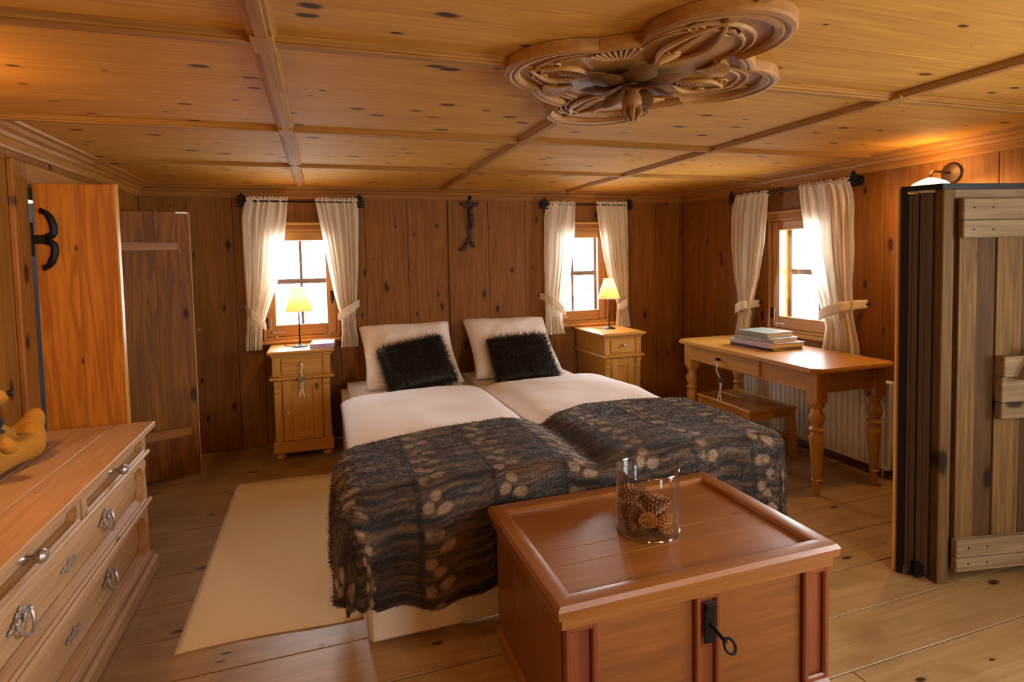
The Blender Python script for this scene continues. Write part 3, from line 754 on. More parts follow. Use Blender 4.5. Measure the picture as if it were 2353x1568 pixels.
def rod(loc, rz, a, b, z, label, plate_side):
    root = thing('curtain_rod', label, 'curtain rod', loc, rz, 'iron curtain rods')
    d0 = -.075
    obj('rod', tube(new(), [(a, d0, z), (b, d0, z)], .0075), 'iron', root, True)
    for x, s in ((a, -1), (b, 1)):
        # finial: a small cut-out fir tree
        bm = new(); pts = [(0, -.045), (.035, -.045), (.035, -.035), (.008, -.032), (.045, -.015), (.012, -.010), (.036, .012), (.010, .016), (.024, .036), (0, .062)]
        poly = [(x+s*.012+p, d0, z+q) for p, q in pts] + [(x+s*.012-p, d0, z+q) for p, q in pts[-2:0:-1]]
        prism(bm, poly, (0, .008, 0)); obj('finial', bm, 'iron', root)
        bm = new(); tube(bm, [(x, d0, z), (x, 0, z)], .006)
        lathe(bm, [(.034, 0), (.034, .012), (.02, .022), (.008, .03)], 18, T(x+s*.0, 0, z) @ RX(PI/2)); obj('bracket', bm, 'iron', root, True)
    return root
pa, pb = at(552, 463, 1, YB-.075), at(826, 465, 1, YB-.075)
rod((0, YB, 0), 0, pa.x+.02, pb.x-.01, 1.905, 'black iron curtain rod with fir tree finials above the book nightstand', 0)
pa, pb = at(1247, 470, 1, YB-.075), at(1449, 472, 1, YB-.075)
rod((0, YB, 0), 0, pa.x+.03, pb.x-.02, 1.905, 'black iron curtain rod with fir tree finials above the plain nightstand', 0)
pa, pb = at(1682, 458, 0, XR-.075), at(1950, 415, 0, XR-.075)
rod((XR, 0, 0), -PI/2, -pa.y, -pb.y+.02, 1.895, 'black iron curtain rod with fir tree finials above the writing table', 0)

# ------------------------------------------------------------------ bedside cabinets
def heart_charm(name, loc, drop, label, sway):
    root = thing(name, label, 'ribbon', loc)
    bm = new()
    grid(bm, lambda u, v: V(((u-.5)*.012+sway*v*v+.004*math.sin(v*9), -.004-.004*math.sin(v*7), -drop*.45*v)), 2, 14); obj('ribbon', bm, 'ribbon', root, True, 3)
    for s in (-1, 1):
        bm = new(); grid(bm, lambda u, v: V(((u-.5)*.014+sway+s*.012*v+.005*math.sin(v*6+s), -.006-.004*math.sin(v*5), -drop*.45-drop*.55*v)), 2, 12); obj('ribbon_tail', bm, 'ribbon', root, True, 3)
    bm = new(); hp = []
    for i in range(28):
        t = 2*PI*i/28; hp.append((sway+.0022*16*math.sin(t)**3*.75, -.012, -drop*.47+.0022*.8*(13*math.cos(t)-5*math.cos(2*t)-2*math.cos(3*t)-math.cos(4*t))))
    prism(bm, hp, (0, .004, 0)); obj('heart', bm, 'heart', root)
    return root
def nightstand(loc, W, D, H, label, knob_side=-1):
    """front at y=0 (facing -y), centred on x"""
    root = thing('nightstand', label, 'nightstand', loc); hw = W/2
    obj('top', box(-hw-.038, hw+.038, -.045, D, H-.022, H, bev=.006), 'pine_h', root)
    obj('top_moulding', box(-hw-.018, hw+.018, -.022, D, H-.042, H-.022, bev=.006), 'pine_h', root)
    zm = H*.755
    obj('body', box(-hw+.004, hw-.004, .012, D, .09, zm), 'pine', root)
    obj('drawer_case', box(-hw-.008, hw+.008, .0, D, zm, H-.042, bev=.002), 'pine_h', root)
    obj('waist_moulding', box(-hw-.03, hw+.03, -.028, D, zm-.016, zm+.008, bev=.007), 'pine_h', root)
    dr = obj('drawer', box(-hw+.055, hw-.055, -.012, 0, zm+.022, H-.058, bev=.004), 'pine_h', root)
    kb = new(); lathe(kb, [(.012, 0), (.012, .004), (.006, .008), (.006, .016), (.014, .022), (.012, .03), (.001, .033)], 12, T(0, -.012, (zm+H)/2-.006) @ RX(PI/2)); obj('knob', kb, 'silver', dr, True)
    for s in (-1, 1):
        x0, x1 = (-hw, -hw+.052) if s < 0 else (hw-.052, hw)
        p = obj('pilaster', box(x0, x1, -.004, .014, .135, zm-.016, bev=.003), 'pine', root)
        bm = new(); prism(bm, [(x0+.004, -.004, zm-.02), (x0+.004, -.022, zm-.02), (x0+.004, -.020, zm-.05), (x0+.004, -.010, zm-.075), (x0+.004, -.012, zm-.10), (x0+.004, -.004, zm-.12)], (.044, 0, 0)); obj('corbel', bm, 'pine', p)
        p2 = obj('drawer_block', box(x0-.006 if s < 0 else x0+.006, x1-.006 if s < 0 else x1+.006, -.010, .004, zm+.010, H-.044, bev=.003), 'pine', root)
    z0, z1 = .138, zm-.02
    d = obj('door', box(-hw+.056, hw-.056, .004, .016, z0, z1, bev=.002), 'pine', root)
    st = .062
    for q in ((-hw+.058, -hw+.058+st, z0+.002, z1-.002), (hw-.058-st, hw-.058, z0+.002, z1-.002)): obj('stile', box(q[0], q[1], -.008, .006, q[2], q[3], bev=.003), 'pine', d)
    for q in ((z0+.002, z0+.07), (z1-.065, z1-.002)): obj('rail', box(-hw+.058+st, hw-.058-st, -.008, .006, q[0], q[1], bev=.003), 'pine_h', d)
    kb = new(); kx = knob_side*(hw-.058-st/2); lathe(kb, [(.013, 0), (.013, .003), (.005, .007), (.005, .014), (.012, .02), (.011, .027), (.001, .03)], 12, T(kx, -.008, lerp(z0, z1, .47)) @ RX(PI/2)); obj('knob', kb, 'silver', d, True)
    obj('plinth', box(-hw-.016, hw+.016, -.022, D, .055, .138, bev=.005), 'pine_h', root)
    for x in (-hw+.03, hw-.03):
        for y in (.03, D-.05):
            obj('foot', lathe(new(), [(.02, 0), (.034, .012), (.038, .028), (.030, .045), (.024, .055)], 16, T(x, y, 0)), 'pine', root, True)
    return root
NS1 = (-.155, 4.425, 0); NS2 = (2.39, 4.27, 0)
nightstand(NS1, .385, .39, .80, 'honey pine nightstand with small drawer, carrying a lamp and a book', -1)
nightstand(NS2, .335, .54, .79, 'pale pine nightstand in the corner carrying only a lamp', -1)
heart_charm('heart_charm', (NS1[0]+.003, NS1[1]-.037, .705), .24, 'grey heart on a cream ribbon hanging from the nightstand drawer knob', -.004)

def lamp(loc, label, s=1.0):
    root = thing('table_lamp', label, 'lamp', loc, 0, 'bedside lamps')
    bm = new(); lathe(bm, [(.055, 0), (.056, .004), (.05, .009), (.03, .014), (.012, .022), (.006, .03), (.0055, .05)], 24); obj('base', bm, 'iron', root, True)
    bm = new(); tube(bm, [(0, 0, .04), (0, 0, .16), (0, 0, .30)], [.0055, .0055, .005]); ball(bm, (0, 0, .14), .010, 1); obj('stem', bm, 'iron', root, True)
    bm = new(); lathe(bm, [(.016, .28), (.016, .32)], 12); obj('socket', bm, 'iron', root, True)
    bm = new(); ball(bm, (0, 0, .345), (.018, .018, .026), 2); obj('bulb', bm, M['bulb'], root, True)
    bm = new(); r0, r1, z0, z1 = .098*s, .042*s, .27, .445
    grid(bm, lambda u, v: V((lerp(r0, r1, v)*math.cos(2*PI*u), lerp(r0, r1, v)*math.sin(2*PI*u), lerp(z0, z1, v))), 40, 8, True); sh = obj('shade', bm, M['shade'], root, True, 3)
    for rr, zz in ((r0, z0), (r1, z1)):
        obj('shade_ring', tube(new(), [(rr*math.cos(2*PI*i/32), rr*math.sin(2*PI*i/32), zz) for i in range(33)], .0022, 6), 'ribbon', sh, True)
    bm = new(); tube(bm, [(-.05, .01, .004), (-.09, .03, .004), (-.11, .06, .006), (-.10, .12, .006)], .0025, 6); obj('cord', bm, 'iron', root, True)
    l = bpy.data.lights.new('bedside bulb', 'POINT'); l.energy = LAMP_W; l.color = WARM; l.shadow_soft_size = .028
    o = bpy.data.objects.new('bedside_bulb', l); COL.objects.link(o); o.parent = root; o.location = (0, 0, .375)
    return root
LAMP_W = 7.0
M['bulb'] = emit('lit bulb', (1, .72, .38, 1), 12)
M['shade'] = cloth('lamp shade', '#dcb878', .32, 900, .05)
lamp((-.165, 4.60, .80), 'small iron table lamp with cream shade lit on the nightstand with the book')
lamp((2.415, 4.55, .79), 'small iron table lamp with cream shade lit on the plain corner nightstand')

# ------------------------------------------------------------------ books
def book(loc, rz, L, Wd, th, mat, label, group, spine='-y'):
    """L along x, Wd along y; spine on the -y side"""
    root = thing('book', label, 'book', loc, rz, group); c = .003
    bm = new(); bx(bm, -L/2, L/2, -Wd/2, Wd/2, 0, c, bev=.0008); bx(bm, -L/2, L/2, -Wd/2, Wd/2, th-c, th, bev=.0008); bx(bm, -L/2, L/2, -Wd/2-.002, -Wd/2+c, 0, th, bev=.0015)
    obj('cover', bm, mat, root)
    obj('pages', box(-L/2+.005, L/2-.005, -Wd/2+c, Wd/2-.006, c, th-c), 'paper', root)
    return root
M['bk_dark'] = plain('charcoal cover', '#2e2f38', .5); M['bk_lav'] = plain('lavender cover', '#9b90a8', .5, 0, 0, 25, 0, '#c9bdc9')
M['bk_grey'] = plain('grey photo cover', '#5d5f6b', .4, 0, 0, 22, 0, '#c3c6d2'); M['bk_top'] = plain('dark teal photo cover', '#26383c', .4, 0, 0, 9, 0, '#a9b0a0')
M['bk_dune'] = plain('white photo cover', '#dcdbe6', .35, 0, 0, 30, 0, '#6a3f9a')
TBL_Z = .765
bx0, by0 = 3.0, 3.30
bz = TBL_Z
for (dx, dy, rz, L, Wd, th, m, lab) in ((.0, .0, .10, .38, .29, .020, 'bk_dark', 'thin dark book, bottom of the stack on the writing table'), (.0, .0, .02, .40, .30, .030, 'bk_lav', 'lavender spined large book second from bottom of the writing table stack'),
                                    (-.01, -.01, .14, .33, .25, .030, 'bk_grey', 'grey photo covered book third up in the writing table stack'), (.0, .01, .06, .28, .24, .034, 'bk_top', 'dark teal photo covered book on top of the writing table stack')):
    book((bx0+dx, by0+dy, bz), rz-PI/2, L, Wd, th, m, lab, 'stacked books on the writing table'); bz += th
book((.0, 4.555, .80), -.06, .17, .24, .034, 'bk_dune', 'white book with violet cover picture lying on the nightstand', None)

# ------------------------------------------------------------------ writing table and stool
TX, TY, TR = 2.63, 2.50, -.018
def writing_table():
    root = thing('writing_table', 'long pine writing table with turned legs and a drawer by the radiator', 'table', (TX, TY, 0), TR)
    W, L, H = .62, 1.40, TBL_Z
    bm = new(); prism(bm, [(.05, 0, H-.028), (W-.05, 0, H-.028), (W, .05, H-.028), (W, L-.05, H-.028), (W-.05, L, H-.028), (.05, L, H-.028), (0, L-.05, H-.028), (0, .05, H-.028)], (0, 0, .028))
    bmesh.ops.bevel(bm, geom=[e for e in bm.edges if abs(e.verts[0].co.z-e.verts[1].co.z) < .001], offset=.007, segments=2, affect='EDGES'); obj('top', bm, 'pine_y', root, True, .4)
    i = .055; z0, z1 = H-.155, H-.028
    obj('apron', box(i+.01, i+.03, i+.07, L-i-.07, z0, z1), 'pine_y', root)
    obj('apron', box(W-i-.03, W-i-.01, i+.07, L-i-.07, z0, z1), 'pine_y', root)
    obj('apron', box(i+.07, W-i-.07, i+.01, i+.03, z0, z1), 'pine_h', root)
    obj('apron', box(i+.07, W-i-.07, L-i-.03, L-i-.01, z0, z1), 'pine_h', root)
    dr = obj('drawer', box(i-.006, i+.012, .52, L-i-.075, z0+.008, z1-.004, bev=.004), 'pine_y', root)
    kb = new(); lathe(kb, [(.010, 0), (.008, .008), (.006, .014), (.016, .020), (.015, .030), (.001, .036)], 12, T(i-.006, .92, (z0+z1)/2) @ RY(-PI/2)); obj('knob', kb, 'iron', dr, True)
    prof = [(.018, 0), (.021, .02), (.022, .09), (.030, .095), (.024, .10), (.030, .20), (.040, .32), (.041, .35), (.030, .375), (.036, .382), (.043, .395), (.036, .408), (.028, .415), (.035, .43), (.044, .455), (.043, .475), (.030, .505), (.028, .52), (.040, .535), (.043, .548), (.034, .56)]
    for x in (i+.035, W-i-.035):
        for y in (i+.035, L-i-.035):
            lg = obj('leg', lathe(new(), prof, 22, T(x, y, 0)), 'pine', root, True, .6)
            obj('leg_block', box(x-.042, x+.042, y-.042, y+.042, .555, z1, bev=.003), 'pine', lg)
    return root
tb = writing_table()
kn = tb.matrix_basis @ V((.03, .92, .68))
heart_charm('heart_charm', (kn.x-.018, kn.y-.008, .672), .30, 'grey heart on a cream ribbon hanging from the writing table drawer', .03)
def stool():
    root = thing('wooden_stool', 'low pine stool tucked under the writing table', 'stool', (2.72, 3.14, 0), -.02)
    W, L, H = .40, .60, .36
    for a, b in ((0, W/2), (W/2, W)): obj('seat_board', box(a+.0008, b-.0008, 0, L, H-.022, H, bev=.004), 'pine_y', root)
    for x in (.03, W-.03):
        for y in (.035, L-.035):
            bm = new(); s = 1 if y > .2 else -1; t = 1 if x > .2 else -1
            m = Matrix.Shear('XY', 4, (t*.05, s*.06)); bx(bm, -.022, .022, -.022, .022, -H+.022, 0, bev=.003, mat=T(x, y, H-.022) @ Matrix(((1, 0, -t*.05, 0), (0, 1, -s*.05, 0), (0, 0, 1, 0), (0, 0, 0, 1)))); obj('leg', bm, 'pine', root)
    for x in (.025, W-.025): obj('rail', box(x-.009, x+.009, .05, L-.05, H-.075, H-.022), 'pine_y', root); obj('stretcher', box(x-.012, x+.012, .03, L-.03, .12, .15, bev=.003), 'pine_y', root)
    for y in (.03, L-.03): obj('rail', box(.05, W-.05, y-.009, y+.009, H-.075, H-.022), 'pine_h', root); obj('stretcher', box(.02, W-.02, y-.012, y+.012, .15, .18, bev=.003), 'pine_h', root)
stool()
# radiator
def radiator():
    root = thing('radiator', 'white ribbed panel radiator on the wall under the writing table', 'radiator', (XR, 0, 0), -PI/2)
    a, b, z0, z1 = -3.98, -2.60, .075, .60
    bm = new(); n = 30
    for sgn in (1,):
        pts = []
        for i in range(n):
            x = lerp(a+.02, b-.02, i/n); p = (b-a-.04)/n
            pts += [(x, -.075), (x+p*.18, -.093), (x+p*.62, -.093), (x+p*.9, -.075)]
        pts += [(b, -.075), (b, -.035), (a, -.035), (a, -.075)]
        prism(bm, [(x, y, z0) for x, y in pts], (0, 0, z1-z0))
    obj('panel', bm, 'white', root)
    obj('top_grille', box(a-.005, b+.005, -.097, -.03, z1, z1+.014, bev=.004), 'white', root)
    obj('side_cover', box(b-.006, b+.006, -.09, -.03, z0-.005, z1+.002, bev=.003), 'white', root)
    obj('side_cover', box(a-.006, a+.006, -.09, -.03, z0-.005, z1+.002, bev=.003), 'white', root)
    obj('bottom_lip', box(a, b, -.09, -.03, z0-.018, z0, bev=.004), 'white', root)
    for x in (a+.2, b-.2): obj('bracket', box(x-.02, x+.02, -.04, .0, .2, .5), 'white', root)
    for x in (b-.06, b-.11): obj('pipe', tube(new(), [(x, -.055, z0), (x, -.055, 0)], .008), 'white', root, True)
radiator()
bm = box(-2.585, -2.46, -.075, 0, .0, .235, bev=.012)
o = obj('pipe_box', bm, 'white', None, True, .5); o.location = (XR, 0, 0); o.rotation_euler = (0, 0, -PI/2); tag(o, 'chipped white boxing around pipes beside the radiator', 'pipe box')

# ------------------------------------------------------------------ chest of drawers with bear
def dresser():
    root = thing('chest_of_drawers', 'long stripped pine chest of drawers with silver handles by the doorway', 'dresser', (XL+.005, 1.44, 0))
    L, D, H = 1.60, .41, .70; XF = D
    for a, b in ((0, .16), (.16, .30), (.30, D+.055)): obj('top_board', box(a+.0012, b-.0012, -.03, L+.045, H-.026, H, bev=.003), 'strip', root)
    obj('carcass', box(.0, XF-.012, .0, L, .05, H-.026), 'strip_z', root)
    # side frame at the far end
    for q in ((.03, .09), (XF-.09, XF-.03)): obj('side_stile', box(q[0], q[1], L, L+.012, .1, H-.03, bev=.003), 'strip_z', root)
    obj('base_moulding', box(0, XF+.045, -.03, L+.03, 0, .075, bev=.012), 'strip', root)
    obj('base_bead', box(0, XF+.025, -.015, L+.018, .075, .095, bev=.007), 'strip', root)
    for z in (.338, .562): obj('divider_moulding', box(XF-.012, XF+.038, .0, L, z, z+.02, bev=.006), 'strip', root)
    for y in (.0, L-.045):
        p = new(); lathe(p, [(.022, .10), (.022, .15), (.018, .16), (.020, .2), (.022, .40), (.017, .50), (.022, .505), (.022, .53), (.015, .54), (.022, .56), (.026, .62), (.024, .66)], 16, T(XF+.0, y+.022, 0)); obj('pilaster', p, 'strip_z', root, True, .6)
    obj('partition', box(XF-.012, XF+.012, L/2+.015, L/2+.035, .582, H-.028), 'strip_z', root)
    def drawer(y0, y1, z0, z1, knobs, handles, plate):
        d = obj('drawer', box(XF-.012, XF+.002, y0, y1, z0, z1), 'strip', root)
        # border with a round-ended sunk field
        bm = new(); n = 48; cy, cz = (y0+y1)/2, (z0+z1)/2; hy, hz = (y1-y0)/2-.03, (z1-z0)/2-.016; r = min(hz, hy)
        inn, out = [], []
        for i in range(n):
            t = 2*PI*i/n; c, s_ = math.cos(t), math.sin(t)
            inn.append(((hy-r)*(1 if c > 0 else -1)+r*c, r*s_))
            k = min((y1-y0)/2/abs(c) if abs(c) > 1e-6 else 1e9, (z1-z0)/2/abs(s_) if abs(s_) > 1e-6 else 1e9)
        for (p, q) in inn:
            # outward partner on the rectangle, by the direction from the stadium's own axis
            ax = max(-(hy-r), min(hy-r, p)); dx, dz = p-ax, q; ln = math.hypot(dx, dz) or 1; dx /= ln; dz /= ln
            k = min(((y1-y0)/2-abs(ax))/abs(dx) if abs(dx) > 1e-6 else 1e9, (z1-z0)/2/abs(dz) if abs(dz) > 1e-6 else 1e9)
            out.append((ax+dx*k, dz*k))
        shr = lambda k: [((hy-r)*(1 if p > 0 else -1)+(p-(hy-r)*(1 if p > 0 else -1))*k if abs(p) > hy-r else p, q*k) for p, q in inn]
        lv = [(out, .002), (out, .026), (inn, .028), (shr(.94), .020), (shr(.72), .004)]
        rings = [[bm.verts.new((XF+x, cy+a, cz+b)) for a, b in pts] for pts, x in lv]
        for A, B in zip(rings[:3], rings[1:3]):
            for i in range(n): bm.faces.new((A[i], A[(i+1) % n], B[(i+1) % n], B[i]))
        bmesh.ops.recalc_face_normals(bm, faces=bm.faces); obj('border', bm, 'strip', d, True, .4)
        bm = new(); rings = [[bm.verts.new((XF+x, cy+a, cz+b)) for a, b in pts] for pts, x in lv[2:]]
        for A, B in zip(rings, rings[1:]):
            for i in range(n): bm.faces.new((A[i], A[(i+1) % n], B[(i+1) % n], B[i]))
        bmesh.ops.recalc_face_normals(bm, faces=bm.faces)
        if sum(f_.normal.x*f_.calc_area() for f_ in bm.faces) < 0: bmesh.ops.reverse_faces(bm, faces=bm.faces)
        obj('scoop', bm, 'scoop', d, True, .6)
        obj('lip', box(XF+.0, XF+.036, y0+.02, y1-.02, z0, z0+.018, bev=.006), 'strip', d)
        for y in knobs:
            kb = new(); lathe(kb, [(.014, 0), (.012, .004), (.006, .010), (.006, .028), (.016, .036), (.018, .045), (.012, .054), (.001, .057)], 14, T(XF+.003, y, cz) @ RY(PI/2) @ Matrix.Scale(1.15, 4)); obj('knob', kb, 'silver', d, True)
        for y in handles:
            hb = new()
            for k in range(-3, 4): ball(hb, (XF+.008, y+k*.019, cz+.022+.014*math.cos(k*1.05)), (.007, .013, .014-abs(k)*.0015), 1)
            for k in (-1, 1): ball(hb, (XF+.01, y+k*.018, cz+.006), (.007, .010, .016), 1); ball(hb, (XF+.014, y+k*.040, cz+.02), .009, 1)
            tube(hb, [(XF+.016+.014*math.sin(PI*q/12), y-.04*math.cos(PI*q/12), cz+.016-.050*math.sin(PI*q/12)) for q in range(13)], .0055, 6)
            obj('handle', hb, 'silver', d, True)
        for y in plate:
            hb = new()
            for k in range(-4, 5): ball(hb, (XF+.006, y+k*.014, cz+.004*math.cos(k*1.9)), (.005, .010, .020-abs(k)*.0032), 1)
            obj('escutcheon', hb, 'silver', d, True)
    y0 = .05
    drawer(L/2+.035, L-.05, .582, H-.030, (L-.42,), (), ()); drawer(y0, L/2+.015, .582, H-.030, (.47,), (), ())
    drawer(y0, L-.05, .362, .558, (), (L-.50, .44), (L/2-.03,)); drawer(y0, L-.05, .115, .334, (), (L-.50, .44), (L/2-.03,))
dresser()
def bear():
    root = thing('teddy_bear', 'mustard plush teddy bear in a navy jacket sitting on the chest of drawers', 'teddy bear', (-1.155, 2.405, .703))
    TW = T(0, 0, 0) @ RZ(-1.15)                      # the upper body is turned towards the room
    def up(p): return TW @ V(p)
    bm = new()
    def B(c, r, m=None, turn=True): ball(bm, up(c) if turn else c, r, 3, (RZ(-1.15) if turn else Matrix()) @ (m or Matrix()))
    B((0, 0, .095), (.072, .066, .10)); B((0, .005, .19), (.058, .052, .06))
    B((0, .01, .295), (.070, .066, .064)); B((0, .072, .282), (.036, .042, .030))
    for s_ in (-1, 1): B((s_*.056, -.005, .355), (.027, .014, .027))
    legs = (((.04, .02, .055), (.085, .195, .064), .056), ((-.02, .06, .05), (.055, .30, .105), .046))
    for h, f, r in legs:
        for k in range(9):
            q = k/8; B((lerp(h[0], f[0], q), lerp(h[1], f[1], q), lerp(h[2], f[2], q)), (r-.006*math.sin(PI*q),)*3, None, False)
        B((f[0]+.006, f[1]+.018, f[2]+.022), (r*.85, r*.6, r*1.15), RX(-.35), False)
    for s_ in (-1, 1):
        for k in range(6):
            q = k/5; B((s_*(.072+.03*q), .03+.075*q, .20-.075*q), (.028-.004*q,)*3)
    body = obj('body', bm, 'bear', root, True, 3)
    md = body.modifiers.new('fuse', 'REMESH'); md.mode = 'VOXEL'; md.voxel_size = .006; md.use_smooth_shade = True
    obj('nose', ball(new(), up((0, .114, .292)), (.012, .012, .011), 2), 'iron', root, True)
    for s_ in (-1, 1): obj('eye', ball(new(), up((s_*.028, .066, .318)), .008, 2), 'iron', root, True)
    bm = new()
    def shell(u, v):
        t = lerp(PI/2+.45, PI/2+2*PI-.45, u); z = lerp(.07, .245, v); r = .086*(1-.30*v*v)+.003*math.sin(u*40)
        return up((r*math.cos(t), r*.95*math.sin(t), z))
    grid(bm, shell, 40, 10)
    for s_ in (-1, 1): tube(bm, [up(p) for p in ((s_*.058, .01, .215), (s_*.085, .038, .185), (s_*.098, .07, .155))], [.036, .037, .039], 12, False)
    o = obj('jacket', bm, 'navy', root, True, 3); sm = o.modifiers.new('t', 'SOLIDIFY'); sm.thickness = .005
    bm = new(); grid(bm, lambda u, v: up((lerp(-.045, .045, u), .079-.02*v*v-.016*((u-.5)*2)**2, lerp(.09, .235, v))), 8, 8); o = obj('shirt', bm, 'shirt', root, True, 3); sm = o.modifiers.new('t', 'SOLIDIFY'); sm.thickness = .004
    bm = new(); tube(bm, [up((.055*math.cos(t), .052*math.sin(t), .24)) for t in [2*PI*i/24 for i in range(25)]], .014, 8); obj('scarf', bm, 'navy', root, True)
    for h, f, r in legs:
        bm = new()
        for k in (-1, 0, 1): tube(bm, [(f[0]+.006+k*.012, f[1]+.045, f[2]+.012), (f[0]+.006+k*.012, f[1]+.036, f[2]+.045)], .0022, 6)
        obj('claw_stitching', bm, 'iron', root, True)
bear()

# ------------------------------------------------------------------ old travelling chest
def chest():
    root = thing('wooden_chest', 'old reddish pine blanket chest with iron lock at the foot of the bed', 'chest', (.565, 1.362, 0))
    W, D, H = .962, .672, .507
    lid = obj('lid', box(.02, W-.02, .02, D-.02, H-.065, H-.045), 'chest_r', root)
    for a, b in ((.0, .30), (.30, .46), (.46, 1)):
        obj('lid_board', box(.045, W-.045, lerp(.05, D-.05, a)+.0008, lerp(.05, D-.05, b)-.0008, H-.045, H-.020-.0008*a, bev=.0015), 'chest', lid)
    def rim(p0, p1, mat):
        prof = [(-.0, H-.075), (.0, H-.045), (-.012, H-.040), (-.016, H-.015), (-.008, H-.002), (.018, H), (.042, H-.004), (.05, H-.014), (.05, H-.06), (.02, H-.068)]
        p0, p1 = V(p0), V(p1); d = (p1-p0); n = V((-d.y, d.x, 0)).normalized()
        bm = new(); A = [p0+n*a+V((0, 0, z)) for a, z in prof]; B = [p1+n*a+V((0, 0, z)) for a, z in prof]
        dn = d.normalized()
        A = [q+dn*max(0, (q-p0).dot(n))*1.0 for q in A]; B = [q-dn*max(0, (q-p1).dot(n))*1.0 for q in B]
        A = [q-dn*max(0, -(q-p0).dot(n)) for q in A]; B = [q+dn*max(0, -(q-p1).dot(n)) for q in B]
        a = [bm.verts.new(q) for q in A]; b = [bm.verts.new(q) for q in B]; m = len(a)
        bm.faces.new(a[::-1]); bm.faces.new(b)
        for i in range(m): bm.faces.new((a[i], a[(i+1) % m], b[(i+1) % m], b[i]))
        bmesh.ops.recalc_face_normals(bm, faces=bm.faces); obj('rim', bm, mat, lid, True, .6)
    rim((0.012, .012, 0), (W-.012, .012, 0), 'chest_r'); rim((W-.012, .012, 0), (W-.012, D-.012, 0), 'chest_y'); rim((W-.012, D-.012, 0), (.012, D-.012, 0), 'chest_r'); rim((.012, D-.012, 0), (.012, .012, 0), 'chest_y')
    i = .028; zt = H-.065
    obj('body', box(i, W-i, i+.012, D-i, .03, zt), 'chest_z', root)
    for a, b in ((0, .34), (.34, .67), (.67, 1)): obj('side_board', box(i-.006, i+.004, lerp(i+.006, D-i, a)+.0008, lerp(i+.006, D-i, b)-.0008, .03, zt, bev=.0015), 'chest_z', root); obj('side_board', box(W-i-.004, W-i+.006, lerp(i+.006, D-i, a)+.0008, lerp(i+.006, D-i, b)-.0008, .03, zt, bev=.0015), 'chest_z', root)
    c = W/2
    for x0, x1 in ((i+.1, c-.04), (c+.04, W-i-.1)): obj('front_panel', box(x0, x1, i+.002, i+.014, .06, zt-.002), 'chest_f', root)
    def framed(x0, x1, wb_):
        p = obj('pilaster', box(x0, x1, i+.0, i+.014, .03, zt-.004), 'chest_red', root)
        for q in ((x0, x0+wb_, .06, zt-.006), (x1-wb_, x1, .06, zt-.006)): obj('pilaster_moulding', box(q[0], q[1], i-.014, i+.002, q[2], q[3], bev=.005), 'chest_red', p)
        for q in ((.06, .06+wb_), (zt-.006-wb_, zt-.006)): obj('pilaster_moulding', box(x0+wb_*.6, x1-wb_*.6, i-.013, i+.002, q[0], q[1], bev=.005), 'chest_red', p)
    framed(i-.006, i+.096, .022); framed(W-i-.096, W-i+.006, .022); framed(c-.045, c+.045, .02)
    obj('base_moulding', box(i-.016, W-i+.016, i-.018, D-i+.016, 0, .06, bev=.01), 'chest_r', root)
    lk = new(); bx(lk, c-.018, c+.022, i-.018, i-.012, zt-.155, zt-.03, bev=.003); bx(lk, c-.013, c+.017, i-.022, i-.016, zt-.06, zt-.034, bev=.002)
    lk = obj('lock_plate', lk, 'iron', root)
    ky = new(); tube(ky, [(c+.002, i-.018, zt-.095), (c+.012, i-.075, zt-.118)], .0055)
    tube(ky, [(c+.016+.017*math.cos(t), i-.085-.012*math.sin(t), zt-.122-.015*math.sin(t)) for t in [2*PI*k/16 for k in range(17)]], .0045, 6); obj('key', ky, 'iron', lk, True)
    for (x, z) in ((c-.012, zt-.036), (c+.016, zt-.036)): pass
chest()
CH_Z = .507-.0205
